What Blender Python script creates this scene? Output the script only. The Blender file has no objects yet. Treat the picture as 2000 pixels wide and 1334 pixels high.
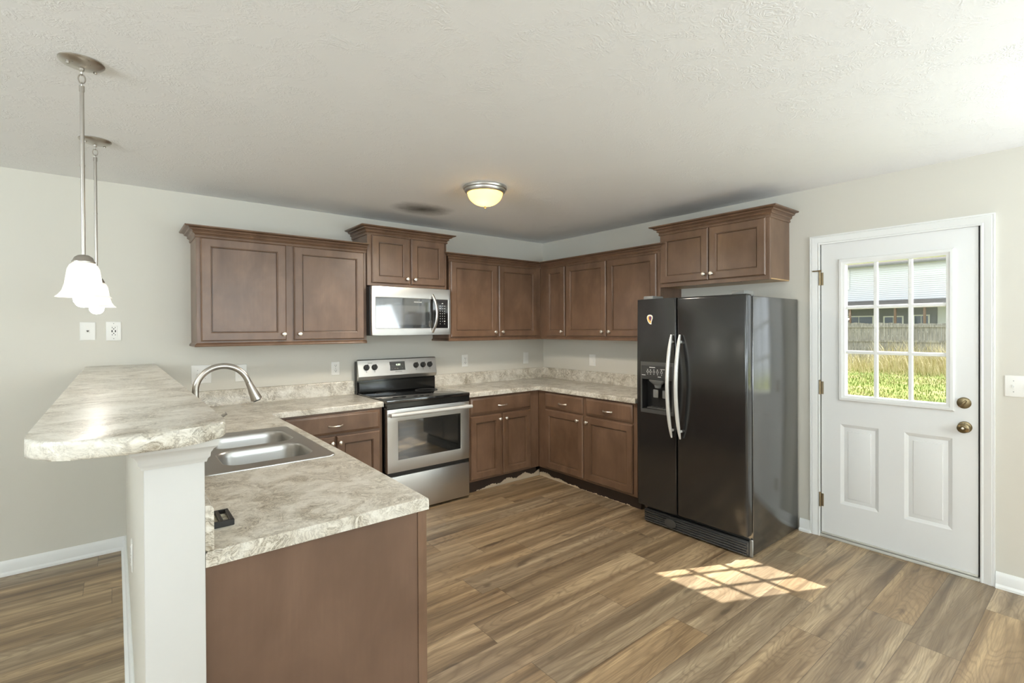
import bpy, bmesh, math, random
from mathutils import Matrix, Vector
PI = math.pi
scn = bpy.context.scene
col = scn.collection

# ---------------------------------------------------------------- camera
F_PX, CAM = 966.867, Vector((-3.80678, -4.26476, 1.46132))
YAW, PITCH, ROLL = 0.8792619, -0.0055898, -0.0047213
fw = Vector((math.cos(YAW)*math.cos(PITCH), math.sin(YAW)*math.cos(PITCH), math.sin(PITCH)))
rt = Vector((math.sin(YAW), -math.cos(YAW), 0))
up = rt.cross(fw)
r2 = rt*math.cos(ROLL) + up*math.sin(ROLL)
u2 = -rt*math.sin(ROLL) + up*math.cos(ROLL)
cd = bpy.data.cameras.new('camera')
cam = bpy.data.objects.new('camera', cd)
col.objects.link(cam)
cam.matrix_world = Matrix(((r2.x, u2.x, -fw.x, CAM.x), (r2.y, u2.y, -fw.y, CAM.y), (r2.z, u2.z, -fw.z, CAM.z), (0, 0, 0, 1)))
cd.sensor_width = 36.0
cd.lens = F_PX/2000*36
cd.shift_x = -24.836/2000
cd.shift_y = -19.845/2000
cd.clip_start = 0.02
cd.clip_end = 300
scn.camera = cam

# ---------------------------------------------------------------- world, sun, daylight, fill lamps, exposure
scn.view_settings.view_transform = 'Standard'
scn.view_settings.look = 'None'
scn.view_settings.gamma = 1
scn.view_settings.use_curve_mapping = False
scn.view_settings.exposure = 0.08
W = bpy.data.worlds.new('world')
scn.world = W
W.use_nodes = True
wn = W.node_tree
bg = wn.nodes['Background']
bg.inputs[0].default_value = (0.88, 0.94, 1.0, 1)
bg.inputs[1].default_value = 2.0


def light(name, kind, loc, energy, color=(1, 1, 1), rot=None, **kw):
    d = bpy.data.lights.new(name, kind)
    d.energy = energy
    d.color = color
    for k, v in kw.items():
        setattr(d, k, v)
    o = bpy.data.objects.new(name, d)
    col.objects.link(o)
    o.location = loc
    if rot is not None:
        o.rotation_euler = rot
    return o


SUN = Vector((-0.73, 0.365, -1.0)).normalized()
s = light('sun', 'SUN', (6, -4, 9), 13.5, (1.0, 0.97, 0.92), angle=math.radians(0.6))
s.rotation_euler = SUN.to_track_quat('-Z', 'Y').to_euler()
DAY = (0.81, 0.92, 1.0)
# added fill lamps at unseen windows behind the camera, and patio door daylight
UP = math.radians(76)     # added upward tilt to brighten the ceiling
light('fill_front_window', 'AREA', (-2.2, -7.44, 1.5), 200, DAY, (PI/2+UP, 0, 0), shape='RECTANGLE', size=1.7, size_y=1.3)
light('fill_front_window', 'AREA', (-5.6, -7.44, 1.5), 70, DAY, (PI/2+UP, 0, 0), shape='RECTANGLE', size=1.7, size_y=1.3)
light('fill_left_window', 'AREA', (-7.94, -3.6, 1.5), 295, DAY, (PI/2+UP, 0, -PI/2), shape='RECTANGLE', size=1.9, size_y=1.3)
light('daylight_patio_door', 'AREA', (0.17, -5.35, 1.05), 52, DAY, (PI/2+UP, 0, PI/2), shape='RECTANGLE', size=1.6, size_y=1.9)

light('skylight_patio_door', 'AREA', (0.19, -5.35, 1.05), 38, DAY, (PI/2-math.radians(22), 0, PI/2), shape='RECTANGLE', size=1.6, size_y=1.8)

# ---------------------------------------------------------------- helpers
ROOTM = {}


def tag(o, label=None, cat=None, group=None, kind=None):
    if label: o['label'] = label
    if cat: o['category'] = cat
    if group: o['group'] = group
    if kind: o['kind'] = kind
    return o


def thing(name, label, cat, loc=(0, 0, 0), rz=0.0, group=None, kind=None):
    o = bpy.data.objects.new(name, None)
    col.objects.link(o)
    o.empty_display_size = 0.1
    o.location = loc
    o.rotation_euler = (0, 0, rz)
    ROOTM[o.name] = Matrix.Translation(loc) @ Matrix.Rotation(rz, 4, 'Z')
    return tag(o, label, cat, group, kind)


class MB:
    """collects shapes into one mesh; self.M maps the shape's own coordinates"""
    def __init__(self, M=None):
        self.bm = bmesh.new()
        self.M = M or Matrix.Identity(4)
        self.mi = 0

    def v(self, co):
        return self.bm.verts.new(self.M @ Vector(co))

    def face(self, vs):
        try:
            f = self.bm.faces.new(vs)
            f.material_index = self.mi
            return f
        except ValueError:
            return None

    def poly(self, pts):
        return self.face([self.v(p) for p in pts])

    def box(self, x0, x1, y0, y1, z0, z1, b=0.0, seg=2):
        P = [self.v(c) for c in ((x0, y0, z0), (x1, y0, z0), (x1, y1, z0), (x0, y1, z0), (x0, y0, z1), (x1, y0, z1), (x1, y1, z1), (x0, y1, z1))]
        fs = [self.face([P[i] for i in q]) for q in ((3, 2, 1, 0), (4, 5, 6, 7), (0, 1, 5, 4), (1, 2, 6, 5), (2, 3, 7, 6), (3, 0, 4, 7))]
        if b > 0:
            es = list({e for f in fs for e in f.edges})
            r = bmesh.ops.bevel(self.bm, geom=es, offset=b, segments=seg, profile=0.5, affect='EDGES', clamp_overlap=True)
            for f in r['faces']:
                f.material_index = self.mi
        return self

    def loft(self, loops, cap0=True, cap1=True, closed=False):
        L = [[self.v(p) for p in lp] for lp in loops]
        n = len(L[0])
        pairs = list(zip(L, L[1:])) + ([(L[-1], L[0])] if closed else [])
        for a, b in pairs:
            for i in range(n):
                j = (i+1) % n
                self.face([a[i], a[j], b[j], b[i]])
        if cap0 and not closed: self.face(L[0][::-1])
        if cap1 and not closed: self.face(L[-1])
        return self

    def panel(self, x0, x1, z0, z1, rings):
        """rectangle facing -y built of rings (inset, y)"""
        return self.loft([[(x0+i, y, z0+i), (x1-i, y, z0+i), (x1-i, y, z1-i), (x0+i, y, z1-i)] for i, y in rings])

    def lathe(self, prof, n=24, M=None, cap0=False, cap1=False):
        M = M or Matrix.Identity(4)
        loops = []
        for r, z in prof:
            r = max(r, 1e-4)
            loops.append([M @ Vector((r*math.cos(2*PI*k/n), r*math.sin(2*PI*k/n), z)) for k in range(n)])
        return self.loft(loops, cap0, cap1)

    def tube(self, path, rad, n=12, caps=True, flat=1.0):
        path = [Vector(p) for p in path]
        if not hasattr(rad, '__len__'): rad = [rad]*len(path)
        t0 = (path[1]-path[0]).normalized()
        a = Vector((0, 0, 1)) if abs(t0.z) < 0.9 else Vector((0, 1, 0))
        nrm = (a - t0*a.dot(t0)).normalized()
        loops = []
        for i, p in enumerate(path):
            t = ((path[min(i+1, len(path)-1)] - path[max(i-1, 0)])).normalized()
            nrm = (nrm - t*nrm.dot(t)).normalized()
            bi = t.cross(nrm)
            loops.append([p + (nrm*math.cos(2*PI*k/n) + bi*math.sin(2*PI*k/n)*flat)*rad[i] for k in range(n)])
        return self.loft(loops, caps, caps)

    def ring(self, c, R, r, axis='Z', n=20, m=8, sx=1.0, sy=1.0):
        loops = []
        for i in range(n):
            a = 2*PI*i/n
            lp = []
            for k in range(m):
                b = 2*PI*k/m
                x, y, z = (R*sx + r*math.cos(b))*math.cos(a), (R*sy + r*math.cos(b))*math.sin(a), r*math.sin(b)
                if axis == 'X': x, y, z = z, x, y
                if axis == 'Y': x, y, z = x, z, y
                lp.append((c[0]+x, c[1]+y, c[2]+z))
            loops.append(lp)
        return self.loft(loops, closed=True)

    def sweep(self, path, prof, upv=(0, 0, 1), start=None, end=None):
        """profile (out, up) along a path with mitred corners; out = left of travel x up; start/end: neighbour direction for a mitred end"""
        upv = Vector(upv)
        P = [Vector(p) for p in path]
        loops = []
        for i, p in enumerate(P):
            d0 = (P[i]-P[i-1]).normalized() if i > 0 else (Vector(start).normalized() if start else (P[1]-P[0]).normalized())
            d1 = (P[i+1]-P[i]).normalized() if i < len(P)-1 else (Vector(end).normalized() if end else (P[-1]-P[-2]).normalized())
            n0, n1 = d0.cross(upv), d1.cross(upv)
            m = (n0+n1)
            m = m/(1+n0.dot(n1))
            loops.append([p + m*a + upv*b for a, b in prof])
        return self.loft(loops)

    def slab(self, us, vs, filled, w0, w1, bev=0.0, seg=3, axes='xyz'):
        """cells of a grid extruded from w0 to w1 (holes where not filled); bevels the w1 border"""
        def mk(u, v_, w):
            d = dict(zip(axes, (u, v_, w)))
            return (d['x'], d['y'], d['z'])
        T, B = {}, {}
        def vt(D, i, j, w):
            if (i, j) not in D: D[(i, j)] = self.v(mk(us[i], vs[j], w))
            return D[(i, j)]
        cells = [(i, j) for i in range(len(us)-1) for j in range(len(vs)-1) if filled(i, j)]
        S = set(cells)
        border = []
        for i, j in cells:
            self.face([vt(T, i, j, w1), vt(T, i+1, j, w1), vt(T, i+1, j+1, w1), vt(T, i, j+1, w1)])
            self.face([vt(B, i, j+1, w0), vt(B, i+1, j+1, w0), vt(B, i+1, j, w0), vt(B, i, j, w0)])
            for (di, dj), (a, b) in {(0, -1): ((i, j), (i+1, j)), (1, 0): ((i+1, j), (i+1, j+1)), (0, 1): ((i+1, j+1), (i, j+1)), (-1, 0): ((i, j+1), (i, j))}.items():
                if (i+di, j+dj) not in S:
                    self.face([vt(B, *a, w0), vt(B, *b, w0), vt(T, *b, w1), vt(T, *a, w1)])
                    border.append((T[a], T[b]))
        if bev > 0:
            es = [self.bm.edges.get(p) for p in border]
            bmesh.ops.bevel(self.bm, geom=[e for e in es if e], offset=bev, segments=seg, profile=0.5, affect='EDGES', clamp_overlap=True)
        return self

    def prism(self, outline, z0, z1, bev=0.0, seg=3, both=False):
        b = [self.v((x, y, z0)) for x, y in outline]
        t = [self.v((x, y, z1)) for x, y in outline]
        n = len(b)
        self.face(b[::-1]); self.face(t)
        for i in range(n):
            self.face([b[i], b[(i+1) % n], t[(i+1) % n], t[i]])
        if bev > 0:
            es = [self.bm.edges.get((t[i], t[(i+1) % n])) for i in range(n)]
            if both: es += [self.bm.edges.get((b[i], b[(i+1) % n])) for i in range(n)]
            bmesh.ops.bevel(self.bm, geom=es, offset=bev, segments=seg, profile=0.5, affect='EDGES', clamp_overlap=True)
        return self

    def build(self, name, mat, parent=None, local=False, smooth=35, label=None):
        bm = self.bm
        if parent is not None and not local:
            r = parent
            while r.parent is not None: r = r.parent
            bm.transform(ROOTM[r.name].inverted())
        bmesh.ops.recalc_face_normals(bm, faces=bm.faces)
        me = bpy.data.meshes.new(name)
        bm.to_mesh(me)
        bm.free()
        for m in (mat if isinstance(mat, (list, tuple)) else [mat]):
            me.materials.append(m)
        if smooth:
            me.polygons.foreach_set('use_smooth', [True]*len(me.polygons))
            me.set_sharp_from_angle(angle=math.radians(smooth))
        o = bpy.data.objects.new(name, me)
        col.objects.link(o)
        if parent is not None: o.parent = parent
        if label: o['label'] = label
        return o


def struct(mb, name, mat, smooth=35):
    return tag(mb.build(name, mat, smooth=smooth), kind='structure')


def text_mesh(mb, s, size, M, depth=0.0005):
    """lettering laid into mb; M maps text plane (x right, y up, z out)"""
    c = bpy.data.curves.new('t', 'FONT')
    c.body = s
    c.size = size
    c.extrude = depth
    c.align_x = 'CENTER'
    c.align_y = 'CENTER'
    c.resolution_u = 2
    o = bpy.data.objects.new('t', c)
    col.objects.link(o)
    dg = bpy.context.evaluated_depsgraph_get()
    me = bpy.data.meshes.new_from_object(o.evaluated_get(dg))
    vs = [mb.bm.verts.new(mb.M @ M @ v.co) for v in me.vertices]
    for p in me.polygons:
        mb.face([vs[i] for i in p.vertices])
    bpy.data.objects.remove(o)
    bpy.data.curves.remove(c)
    bpy.data.meshes.remove(me)


def rrect(x0, x1, y0, y1, r, z, n=6):
    pts = []
    for cx, cy, a0 in ((x1-r, y1-r, 0), (x0+r, y1-r, PI/2), (x0+r, y0+r, PI), (x1-r, y0+r, 1.5*PI)):
        for k in range(n+1):
            a = a0 + PI/2*k/n
            pts.append((cx+r*math.cos(a), cy+r*math.sin(a), z))
    return pts


FRONT = Matrix(((1, 0, 0, 0), (0, 0, -1, 0), (0, 1, 0, 0), (0, 0, 0, 1)))   # plane x,y,out -> x,z,-y

# ---------------------------------------------------------------- materials


def srgb(r, g, b):
    f = lambda c: (c/255/12.92 if c/255 <= 0.04045 else ((c/255+0.055)/1.055)**2.4)
    return (f(r), f(g), f(b), 1)


class Mat:
    def __init__(self, name, base, rough=0.5, metal=0.0, **kw):
        self.m = bpy.data.materials.new(name)
        self.m.use_nodes = True
        self.nt = self.m.node_tree
        self.b = self.nt.nodes['Principled BSDF']
        self.set('Base Color', base); self.set('Roughness', rough); self.set('Metallic', metal)
        for k, v in kw.items(): self.set(k.replace('_', ' '), v)

    def set(self, k, v):
        self.b.inputs[k].default_value = v

    def n(self, t, **kw):
        nd = self.nt.nodes.new(t)
        for k, v in kw.items():
            if k.startswith('i_'):
                nd.inputs[int(k[2:]) if k[2:].isdigit() else k[2:].replace('_', ' ')].default_value = v
            else: setattr(nd, k, v)
        return nd

    def l(self, a, b):
        self.nt.links.new(a, b)

    def coord(self, scale=(1, 1, 1), kind='Object', loc=(0, 0, 0)):
        tc = self.n('ShaderNodeTexCoord')
        mp = self.n('ShaderNodeMapping')
        mp.inputs['Scale'].default_value = scale
        mp.inputs['Location'].default_value = loc
        self.l(tc.outputs[kind], mp.inputs[0])
        return mp.outputs[0]

    def noise(self, vec, scale, detail=4, rough=0.5, dist=0.0):
        nd = self.n('ShaderNodeTexNoise', i_Scale=scale, i_Detail=detail, i_Roughness=rough, i_Distortion=dist)
        self.l(vec, nd.inputs['Vector'])
        return nd.outputs['Fac']

    def ramp(self, fac, stops, interp='LINEAR'):
        nd = self.n('ShaderNodeValToRGB')
        cr = nd.color_ramp
        cr.interpolation = interp
        while len(cr.elements) < len(stops): cr.elements.new(0.5)
        for e, (p, c) in zip(cr.elements, stops):
            e.position = p
            e.color = c if len(c) == 4 else (*c, 1)
        self.l(fac, nd.inputs[0])
        return nd.outputs[0]

    def math(self, op, a, b=None, c=None):
        nd = self.n('ShaderNodeMath', operation=op)
        for i, x in enumerate((a, b, c)):
            if x is None: continue
            if isinstance(x, (int, float)): nd.inputs[i].default_value = x
            else: self.l(x, nd.inputs[i])
        return nd.outputs[0]

    def mix(self, fac, a, b, mode='MIX'):
        nd = self.n('ShaderNodeMix', data_type='RGBA', blend_type=mode)
        for i, x in ((0, fac), (6, a), (7, b)):
            if isinstance(x, (int, float)): nd.inputs[i].default_value = x
            elif isinstance(x, tuple): nd.inputs[i].default_value = x
            else: self.l(x, nd.inputs[i])
        return nd.outputs[2]

    def bump(self, h, strength=0.2, dist=0.002):
        nd = self.n('ShaderNodeBump', i_Strength=strength, i_Distance=dist)
        self.l(h, nd.inputs['Height'])
        self.l(nd.outputs[0], self.b.inputs['Normal'])

    def to(self, k, sock):
        self.l(sock, self.b.inputs[k])


def m_paint(name, c, rough=0.6, b=0.05):
    M = Mat(name, c, rough)
    v = M.coord()
    M.bump(M.noise(v, 220, 3), b, 0.001)
    return M.m


WALLP = m_paint('wall_paint', srgb(213, 209, 198), 0.62)
TRIMW = m_paint('white_trim_paint', srgb(234, 234, 231), 0.35, 0.02)
POSTW = m_paint('darkened_white_post_paint', srgb(207, 205, 200), 0.5, 0.02)  # trim white darkened to offset the strong light falling on the post
DOORW = m_paint('white_door_paint', srgb(234, 234, 232), 0.38, 0.02)


def m_ceiling():
    M = Mat('ceiling_texture', srgb(240, 240, 239), 0.8)
    v = M.coord()
    n1 = M.noise(v, 5.5, 5, 0.6, 1.5)
    n2 = M.n('ShaderNodeTexNoise', i_Scale=26.0, i_Detail=3.0, i_Distortion=4.0)
    M.l(v, n2.inputs['Vector'])
    patch = M.ramp(n1, [(0.45, (0, 0, 0)), (0.62, (1, 1, 1))])
    h = M.math('MULTIPLY', M.ramp(n2.outputs['Fac'], [(0.42, (0, 0, 0)), (0.6, (1, 1, 1))]), patch)
    M.bump(h, 0.35, 0.004)
    # dark smudges painted into the colour over the range and along the wall by the fridge
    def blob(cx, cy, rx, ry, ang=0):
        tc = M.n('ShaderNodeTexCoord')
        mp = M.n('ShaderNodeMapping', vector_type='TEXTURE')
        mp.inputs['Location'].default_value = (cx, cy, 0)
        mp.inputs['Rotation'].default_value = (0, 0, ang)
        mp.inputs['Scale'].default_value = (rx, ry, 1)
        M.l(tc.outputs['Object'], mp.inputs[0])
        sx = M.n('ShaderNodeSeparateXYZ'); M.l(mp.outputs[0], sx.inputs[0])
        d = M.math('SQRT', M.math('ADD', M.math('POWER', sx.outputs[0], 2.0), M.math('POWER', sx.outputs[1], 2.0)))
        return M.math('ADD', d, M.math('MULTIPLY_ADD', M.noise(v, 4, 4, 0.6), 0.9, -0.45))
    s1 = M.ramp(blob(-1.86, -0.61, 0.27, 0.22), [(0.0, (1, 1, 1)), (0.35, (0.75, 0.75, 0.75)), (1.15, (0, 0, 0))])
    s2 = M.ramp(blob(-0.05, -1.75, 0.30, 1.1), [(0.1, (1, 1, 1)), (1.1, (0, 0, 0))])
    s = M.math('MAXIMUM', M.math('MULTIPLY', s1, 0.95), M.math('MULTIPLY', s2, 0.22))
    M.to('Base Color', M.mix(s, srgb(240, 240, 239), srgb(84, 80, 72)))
    return M.m


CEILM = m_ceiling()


def m_floor():
    M = Mat('vinyl_plank_floor', (0.2, 0.14, 0.09, 1), 0.36, Specular_IOR_Level=0.75)
    PW, PL = 0.2, 1.22
    tc = M.n('ShaderNodeTexCoord')
    sx = M.n('ShaderNodeSeparateXYZ'); M.l(tc.outputs['Object'], sx.inputs[0])
    X, Y = sx.outputs[0], sx.outputs[1]
    yr = M.math('MULTIPLY_ADD', Y, 1/PW, 0.075)
    row = M.math('FLOOR', yr)
    wn1 = M.n('ShaderNodeTexWhiteNoise', noise_dimensions='1D'); M.l(row, wn1.inputs['W'])
    xr = M.math('ADD', M.math('MULTIPLY', X, 1/PL), M.math('MULTIPLY', wn1.outputs[0], 7.3))
    cl = M.math('FLOOR', xr)
    cx = M.n('ShaderNodeCombineXYZ'); M.l(row, cx.inputs[0]); M.l(cl, cx.inputs[1])
    wn2 = M.n('ShaderNodeTexWhiteNoise', noise_dimensions='2D'); M.l(cx.outputs[0], wn2.inputs['Vector'])
    rnd, rc = wn2.outputs[0], wn2.outputs[1]
    sr = M.n('ShaderNodeSeparateColor'); M.l(rc, sr.inputs[0])
    # grain coordinates, shifted per plank
    g = M.n('ShaderNodeCombineXYZ')
    M.l(M.math('ADD', X, M.math('MULTIPLY', rnd, 37.0)), g.inputs[0])
    M.l(M.math('ADD', Y, M.math('MULTIPLY', sr.outputs[1], 11.0)), g.inputs[1])
    M.l(M.math('MULTIPLY', sr.outputs[0], 9.0), g.inputs[2])
    def stretch(sx_, sy_):
        mp = M.n('ShaderNodeMapping'); mp.inputs['Scale'].default_value = (sx_, sy_, 1)
        M.l(g.outputs[0], mp.inputs[0]); return mp.outputs[0]
    broad = M.noise(stretch(0.42, 8.5), 1.6, 3, 0.55, 0.45)
    fine = M.noise(stretch(2.2, 60.0), 3.0, 5, 0.65, 0.3)
    # cathedral figure: rings of a stretched noise field
    fld = M.noise(stretch(0.75, 5.0), 1.3, 2, 0.4, 0.4)
    rings = M.math('FRACT', M.math('MULTIPLY', fld, 26.0))
    rings = M.math('ABSOLUTE', M.math('SUBTRACT', rings, 0.5))
    base = M.ramp(broad, [(0.26, srgb(104, 89, 71)), (0.40, srgb(150, 132, 108)), (0.53, srgb(182, 163, 137)), (0.66, srgb(208, 190, 160)), (0.80, srgb(222, 206, 182))])
    tone = M.ramp(rnd, [(0.0, srgb(222, 218, 212)), (0.35, srgb(234, 229, 222)), (0.7, srgb(243, 237, 229)), (1.0, srgb(255, 250, 242))])
    c = M.mix(1.0, base, tone, 'MULTIPLY')
    hue = M.ramp(sr.outputs[2], [(0.0, srgb(255, 240, 216)), (0.5, srgb(252, 247, 240)), (1.0, srgb(246, 246, 246))])
    c = M.mix(0.8, c, hue, 'MULTIPLY')
    c = M.mix(M.math('MULTIPLY', M.ramp(fine, [(0.35, (1, 1, 1)), (0.62, (0, 0, 0))]), 0.42), c, srgb(88, 70, 52))
    c = M.mix(M.math('MULTIPLY', M.ramp(rings, [(0.0, (1, 1, 1)), (0.25, (0, 0, 0))]), 0.34), c, srgb(96, 74, 52))
    kn = M.noise(stretch(2.2, 6.0), 2.4, 1, 0.3)
    c = M.mix(M.math('MULTIPLY', M.ramp(kn, [(0.70, (0, 0, 0)), (0.78, (1, 1, 1))]), 0.5), c, srgb(58, 46, 36))
    fy = M.math('FRACT', yr); fx = M.math('FRACT', xr)
    ey = M.math('MINIMUM', fy, M.math('SUBTRACT', 1.0, fy))
    ex = M.math('MULTIPLY', M.math('MINIMUM', fx, M.math('SUBTRACT', 1.0, fx)), PL/PW)
    e = M.math('MINIMUM', ex, ey)
    seam = M.math('LESS_THAN', e, 0.007)
    c = M.mix(M.math('MULTIPLY', seam, 0.55), c, srgb(58, 46, 36))
    M.to('Base Color', c)
    M.to('Roughness', M.math('MULTIPLY_ADD', fine, 0.18, 0.30))
    M.bump(M.math('SUBTRACT', M.math('MULTIPLY', fine, 0.35), seam), 0.25, 0.0015)
    return M.m


FLOORM = m_floor()


def m_wood(name, dark, mid, light_, rough=0.34, along=(9, 9, 1.2)):
    M = Mat(name, mid, rough)
    v = M.coord(along)
    n1 = M.noise(M.coord((2.2, 2.2, 1.0)), 2.6, 4, 0.55, 0.5)
    n2 = M.noise(M.coord((26, 26, 1.6)), 3.0, 4, 0.6)
    n3 = M.noise(M.coord((1, 1, 1)), 4.0, 3, 0.6)
    c = M.ramp(n1, [(0.3, dark), (0.5, mid), (0.72, light_)])
    c = M.mix(M.math('MULTIPLY', M.ramp(n2, [(0.4, (1, 1, 1)), (0.6, (0, 0, 0))]), 0.18), c, dark)
    c = M.mix(M.math('MULTIPLY', M.ramp(n3, [(0.45, (0, 0, 0)), (0.75, (1, 1, 1))]), 0.35), c, light_)
    M.to('Base Color', c)
    M.to('Roughness', M.math('MULTIPLY_ADD', n3, 0.12, rough-0.05))
    M.set('Coat Weight', 0.25); M.set('Coat Roughness', 0.28)
    M.bump(n2, 0.04, 0.001)
    return M.m


CABW = m_wood('stained_maple', srgb(98, 73, 55), srgb(114, 87, 67), srgb(132, 103, 82))
CABEND = m_wood('laminate_end_panel', srgb(100, 76, 60), srgb(110, 84, 67), srgb(120, 93, 75), 0.4)
MAPLE = m_wood('raw_maple_underside', srgb(176, 142, 98), srgb(196, 162, 116), srgb(210, 178, 134), 0.5)
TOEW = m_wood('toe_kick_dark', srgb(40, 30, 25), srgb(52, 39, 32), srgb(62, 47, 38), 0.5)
TORN = m_paint('torn_fibreboard', srgb(214, 196, 168), 0.9, 0.5)


def m_stone():
    M = Mat('laminate_stone', srgb(190, 182, 166), 0.28)
    v = M.coord()
    warp = M.n('ShaderNodeTexNoise', i_Scale=6.0, i_Detail=3.0)
    M.l(v, warp.inputs['Vector'])
    vm = M.n('ShaderNodeVectorMath', operation='MULTIPLY_ADD')
    M.l(warp.outputs['Color'], vm.inputs[0]); vm.inputs[1].default_value = (0.16, 0.16, 0.16); M.l(v, vm.inputs[2])
    w = vm.outputs[0]
    n1 = M.noise(w, 7.0, 8, 0.62, 0.8)
    n2 = M.noise(w, 22.0, 9, 0.70, 1.5)
    n3 = M.noise(v, 85.0, 4, 0.7)
    c = M.ramp(n1, [(0.30, srgb(190, 180, 162)), (0.45, srgb(214, 207, 192)), (0.60, srgb(228, 223, 211)), (0.75, srgb(238, 234, 225))])
    patch = M.ramp(n1, [(0.38, (1, 1, 1)), (0.60, (0.12, 0.12, 0.12))])
    ridge = M.math('ABSOLUTE', M.math('SUBTRACT', n2, 0.5))
    vein = M.math('MULTIPLY', M.ramp(ridge, [(0.0, (1, 1, 1)), (0.022, (0.35, 0.35, 0.35)), (0.05, (0, 0, 0))]), patch)
    c = M.mix(M.math('MULTIPLY', vein, 0.95), c, srgb(98, 85, 66))
    dk = M.math('MULTIPLY', M.ramp(n2, [(0.34, (1, 1, 1)), (0.44, (0, 0, 0))]), M.math('MULTIPLY', patch, 0.85))
    c = M.mix(dk, c, srgb(134, 119, 97))
    c = M.mix(M.math('MULTIPLY', M.ramp(n2, [(0.56, (0, 0, 0)), (0.66, (1, 1, 1))]), 0.6), c, srgb(244, 241, 233))
    c = M.mix(M.math('MULTIPLY', M.ramp(n3, [(0.36, (1, 1, 1)), (0.44, (0, 0, 0))]), 0.25), c, srgb(140, 126, 104))
    M.to('Base Color', c)
    return M.m


STONE = m_stone()


def m_steel(name, c, rough=0.27, stretch=(1.5, 60, 60)):
    M = Mat(name, c, rough, 1.0)
    n = M.noise(M.coord(stretch), 6, 4, 0.6)
    M.to('Roughness', M.math('MULTIPLY_ADD', n, 0.14, rough-0.07))
    return M.m


STEEL = m_steel('brushed_stainless', (0.62, 0.61, 0.585, 1), 0.36)
SINKS = Mat('sink_stainless', (0.50, 0.49, 0.47, 1), 0.33, 1.0).m
NICKEL = m_steel('brushed_nickel', (0.50, 0.47, 0.43, 1), 0.30, (30, 30, 3))
KNOBM = m_steel('satin_nickel_knob', (0.86, 0.80, 0.72, 1), 0.38, (20, 20, 20))
HANDLE = Mat('silver_handle', srgb(222, 221, 216), 0.3, 0.25).m
BRASS = m_steel('antique_brass', (0.25, 0.195, 0.11, 1), 0.3, (15, 15, 15))
HINGEB = m_steel('worn_brass_hinge', (0.34, 0.27, 0.17, 1), 0.4, (15, 15, 15))
BLACKG = Mat('black_glass', (0.012, 0.012, 0.012, 1), 0.05, IOR=2.0).m
OVENG = Mat('coated_oven_glass', (0.014, 0.014, 0.013, 1), 0.04, IOR=2.6).m
BLACKP = Mat('black_plastic', (0.018, 0.017, 0.016, 1), 0.35).m
BLACKE = Mat('black_enamel', (0.014, 0.014, 0.013, 1), 0.12, IOR=1.6).m
GREYP = Mat('dark_grey_plastic', (0.07, 0.068, 0.064, 1), 0.4).m
MIDG = Mat('grey_plastic', (0.2, 0.2, 0.19, 1), 0.4).m
WHITEP = Mat('white_plastic', srgb(236, 234, 228), 0.3).m
SLOTM = Mat('slot_dark', (0.03, 0.028, 0.025, 1), 0.6).m
PRINT = Mat('white_print', srgb(225, 225, 220), 0.6).m
DPRINT = Mat('grey_print', srgb(110, 106, 98), 0.6).m


def m_fridge(name, c, rough, bscale=420, bs=0.12, ior=1.75):
    M = Mat(name, c, rough, IOR=ior)
    v = M.coord()
    M.bump(M.noise(v, bscale, 2), bs, 0.0006)
    sm = M.noise(M.coord((1, 3, 1)), 3.0, 4, 0.6)
    M.to('Roughness', M.math('MULTIPLY_ADD', sm, 0.10, rough-0.05))
    return M.m


FRDOOR = m_fridge('black_fridge_door', (0.016, 0.0155, 0.015, 1), 0.16)
FRSIDE = m_fridge('black_fridge_side', (0.022, 0.022, 0.021, 1), 0.17, 500, 0.1, 2.5)


def m_emit(name, c, st):
    M = Mat(name, c, 0.5)
    M.set('Emission Color', c); M.set('Emission Strength', st)
    return M.m


BULBM = m_emit('lit_bulb', (1.0, 0.95, 0.86, 1), 24.0)
WBULB = m_emit('lit_warm_bulb', (1.0, 0.82, 0.55, 1), 500.0)
CLOCK = m_emit('clock_digits', (0.85, 0.95, 0.75, 1), 1.2)


def m_glass(name, tint=(1, 1, 1, 1), refl=0.5):
    m = bpy.data.materials.new(name); m.use_nodes = True
    nt = m.node_tree
    nt.nodes.remove(nt.nodes['Principled BSDF'])
    tr = nt.nodes.new('ShaderNodeBsdfTransparent'); tr.inputs[0].default_value = tint
    gl = nt.nodes.new('ShaderNodeBsdfGlossy'); gl.inputs['Roughness'].default_value = 0.02
    lw = nt.nodes.new('ShaderNodeLayerWeight'); lw.inputs[0].default_value = 0.5
    p5 = nt.nodes.new('ShaderNodeMath'); p5.operation = 'POWER'; p5.inputs[1].default_value = 5.0
    fr = nt.nodes.new('ShaderNodeMath'); fr.operation = 'MULTIPLY_ADD'; fr.inputs[1].default_value = 0.9; fr.inputs[2].default_value = 0.04
    nt.links.new(lw.outputs['Facing'], p5.inputs[0]); nt.links.new(p5.outputs[0], fr.inputs[0])
    mx = nt.nodes.new('ShaderNodeMixShader')
    nt.links.new(fr.outputs[0], mx.inputs[0]); nt.links.new(tr.outputs[0], mx.inputs[1]); nt.links.new(gl.outputs[0], mx.inputs[2])
    nt.links.new(mx.outputs[0], nt.nodes['Material Output'].inputs[0])
    return m


GLASS = m_glass('clear_glass', (0.97, 0.98, 0.97, 1))


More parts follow.
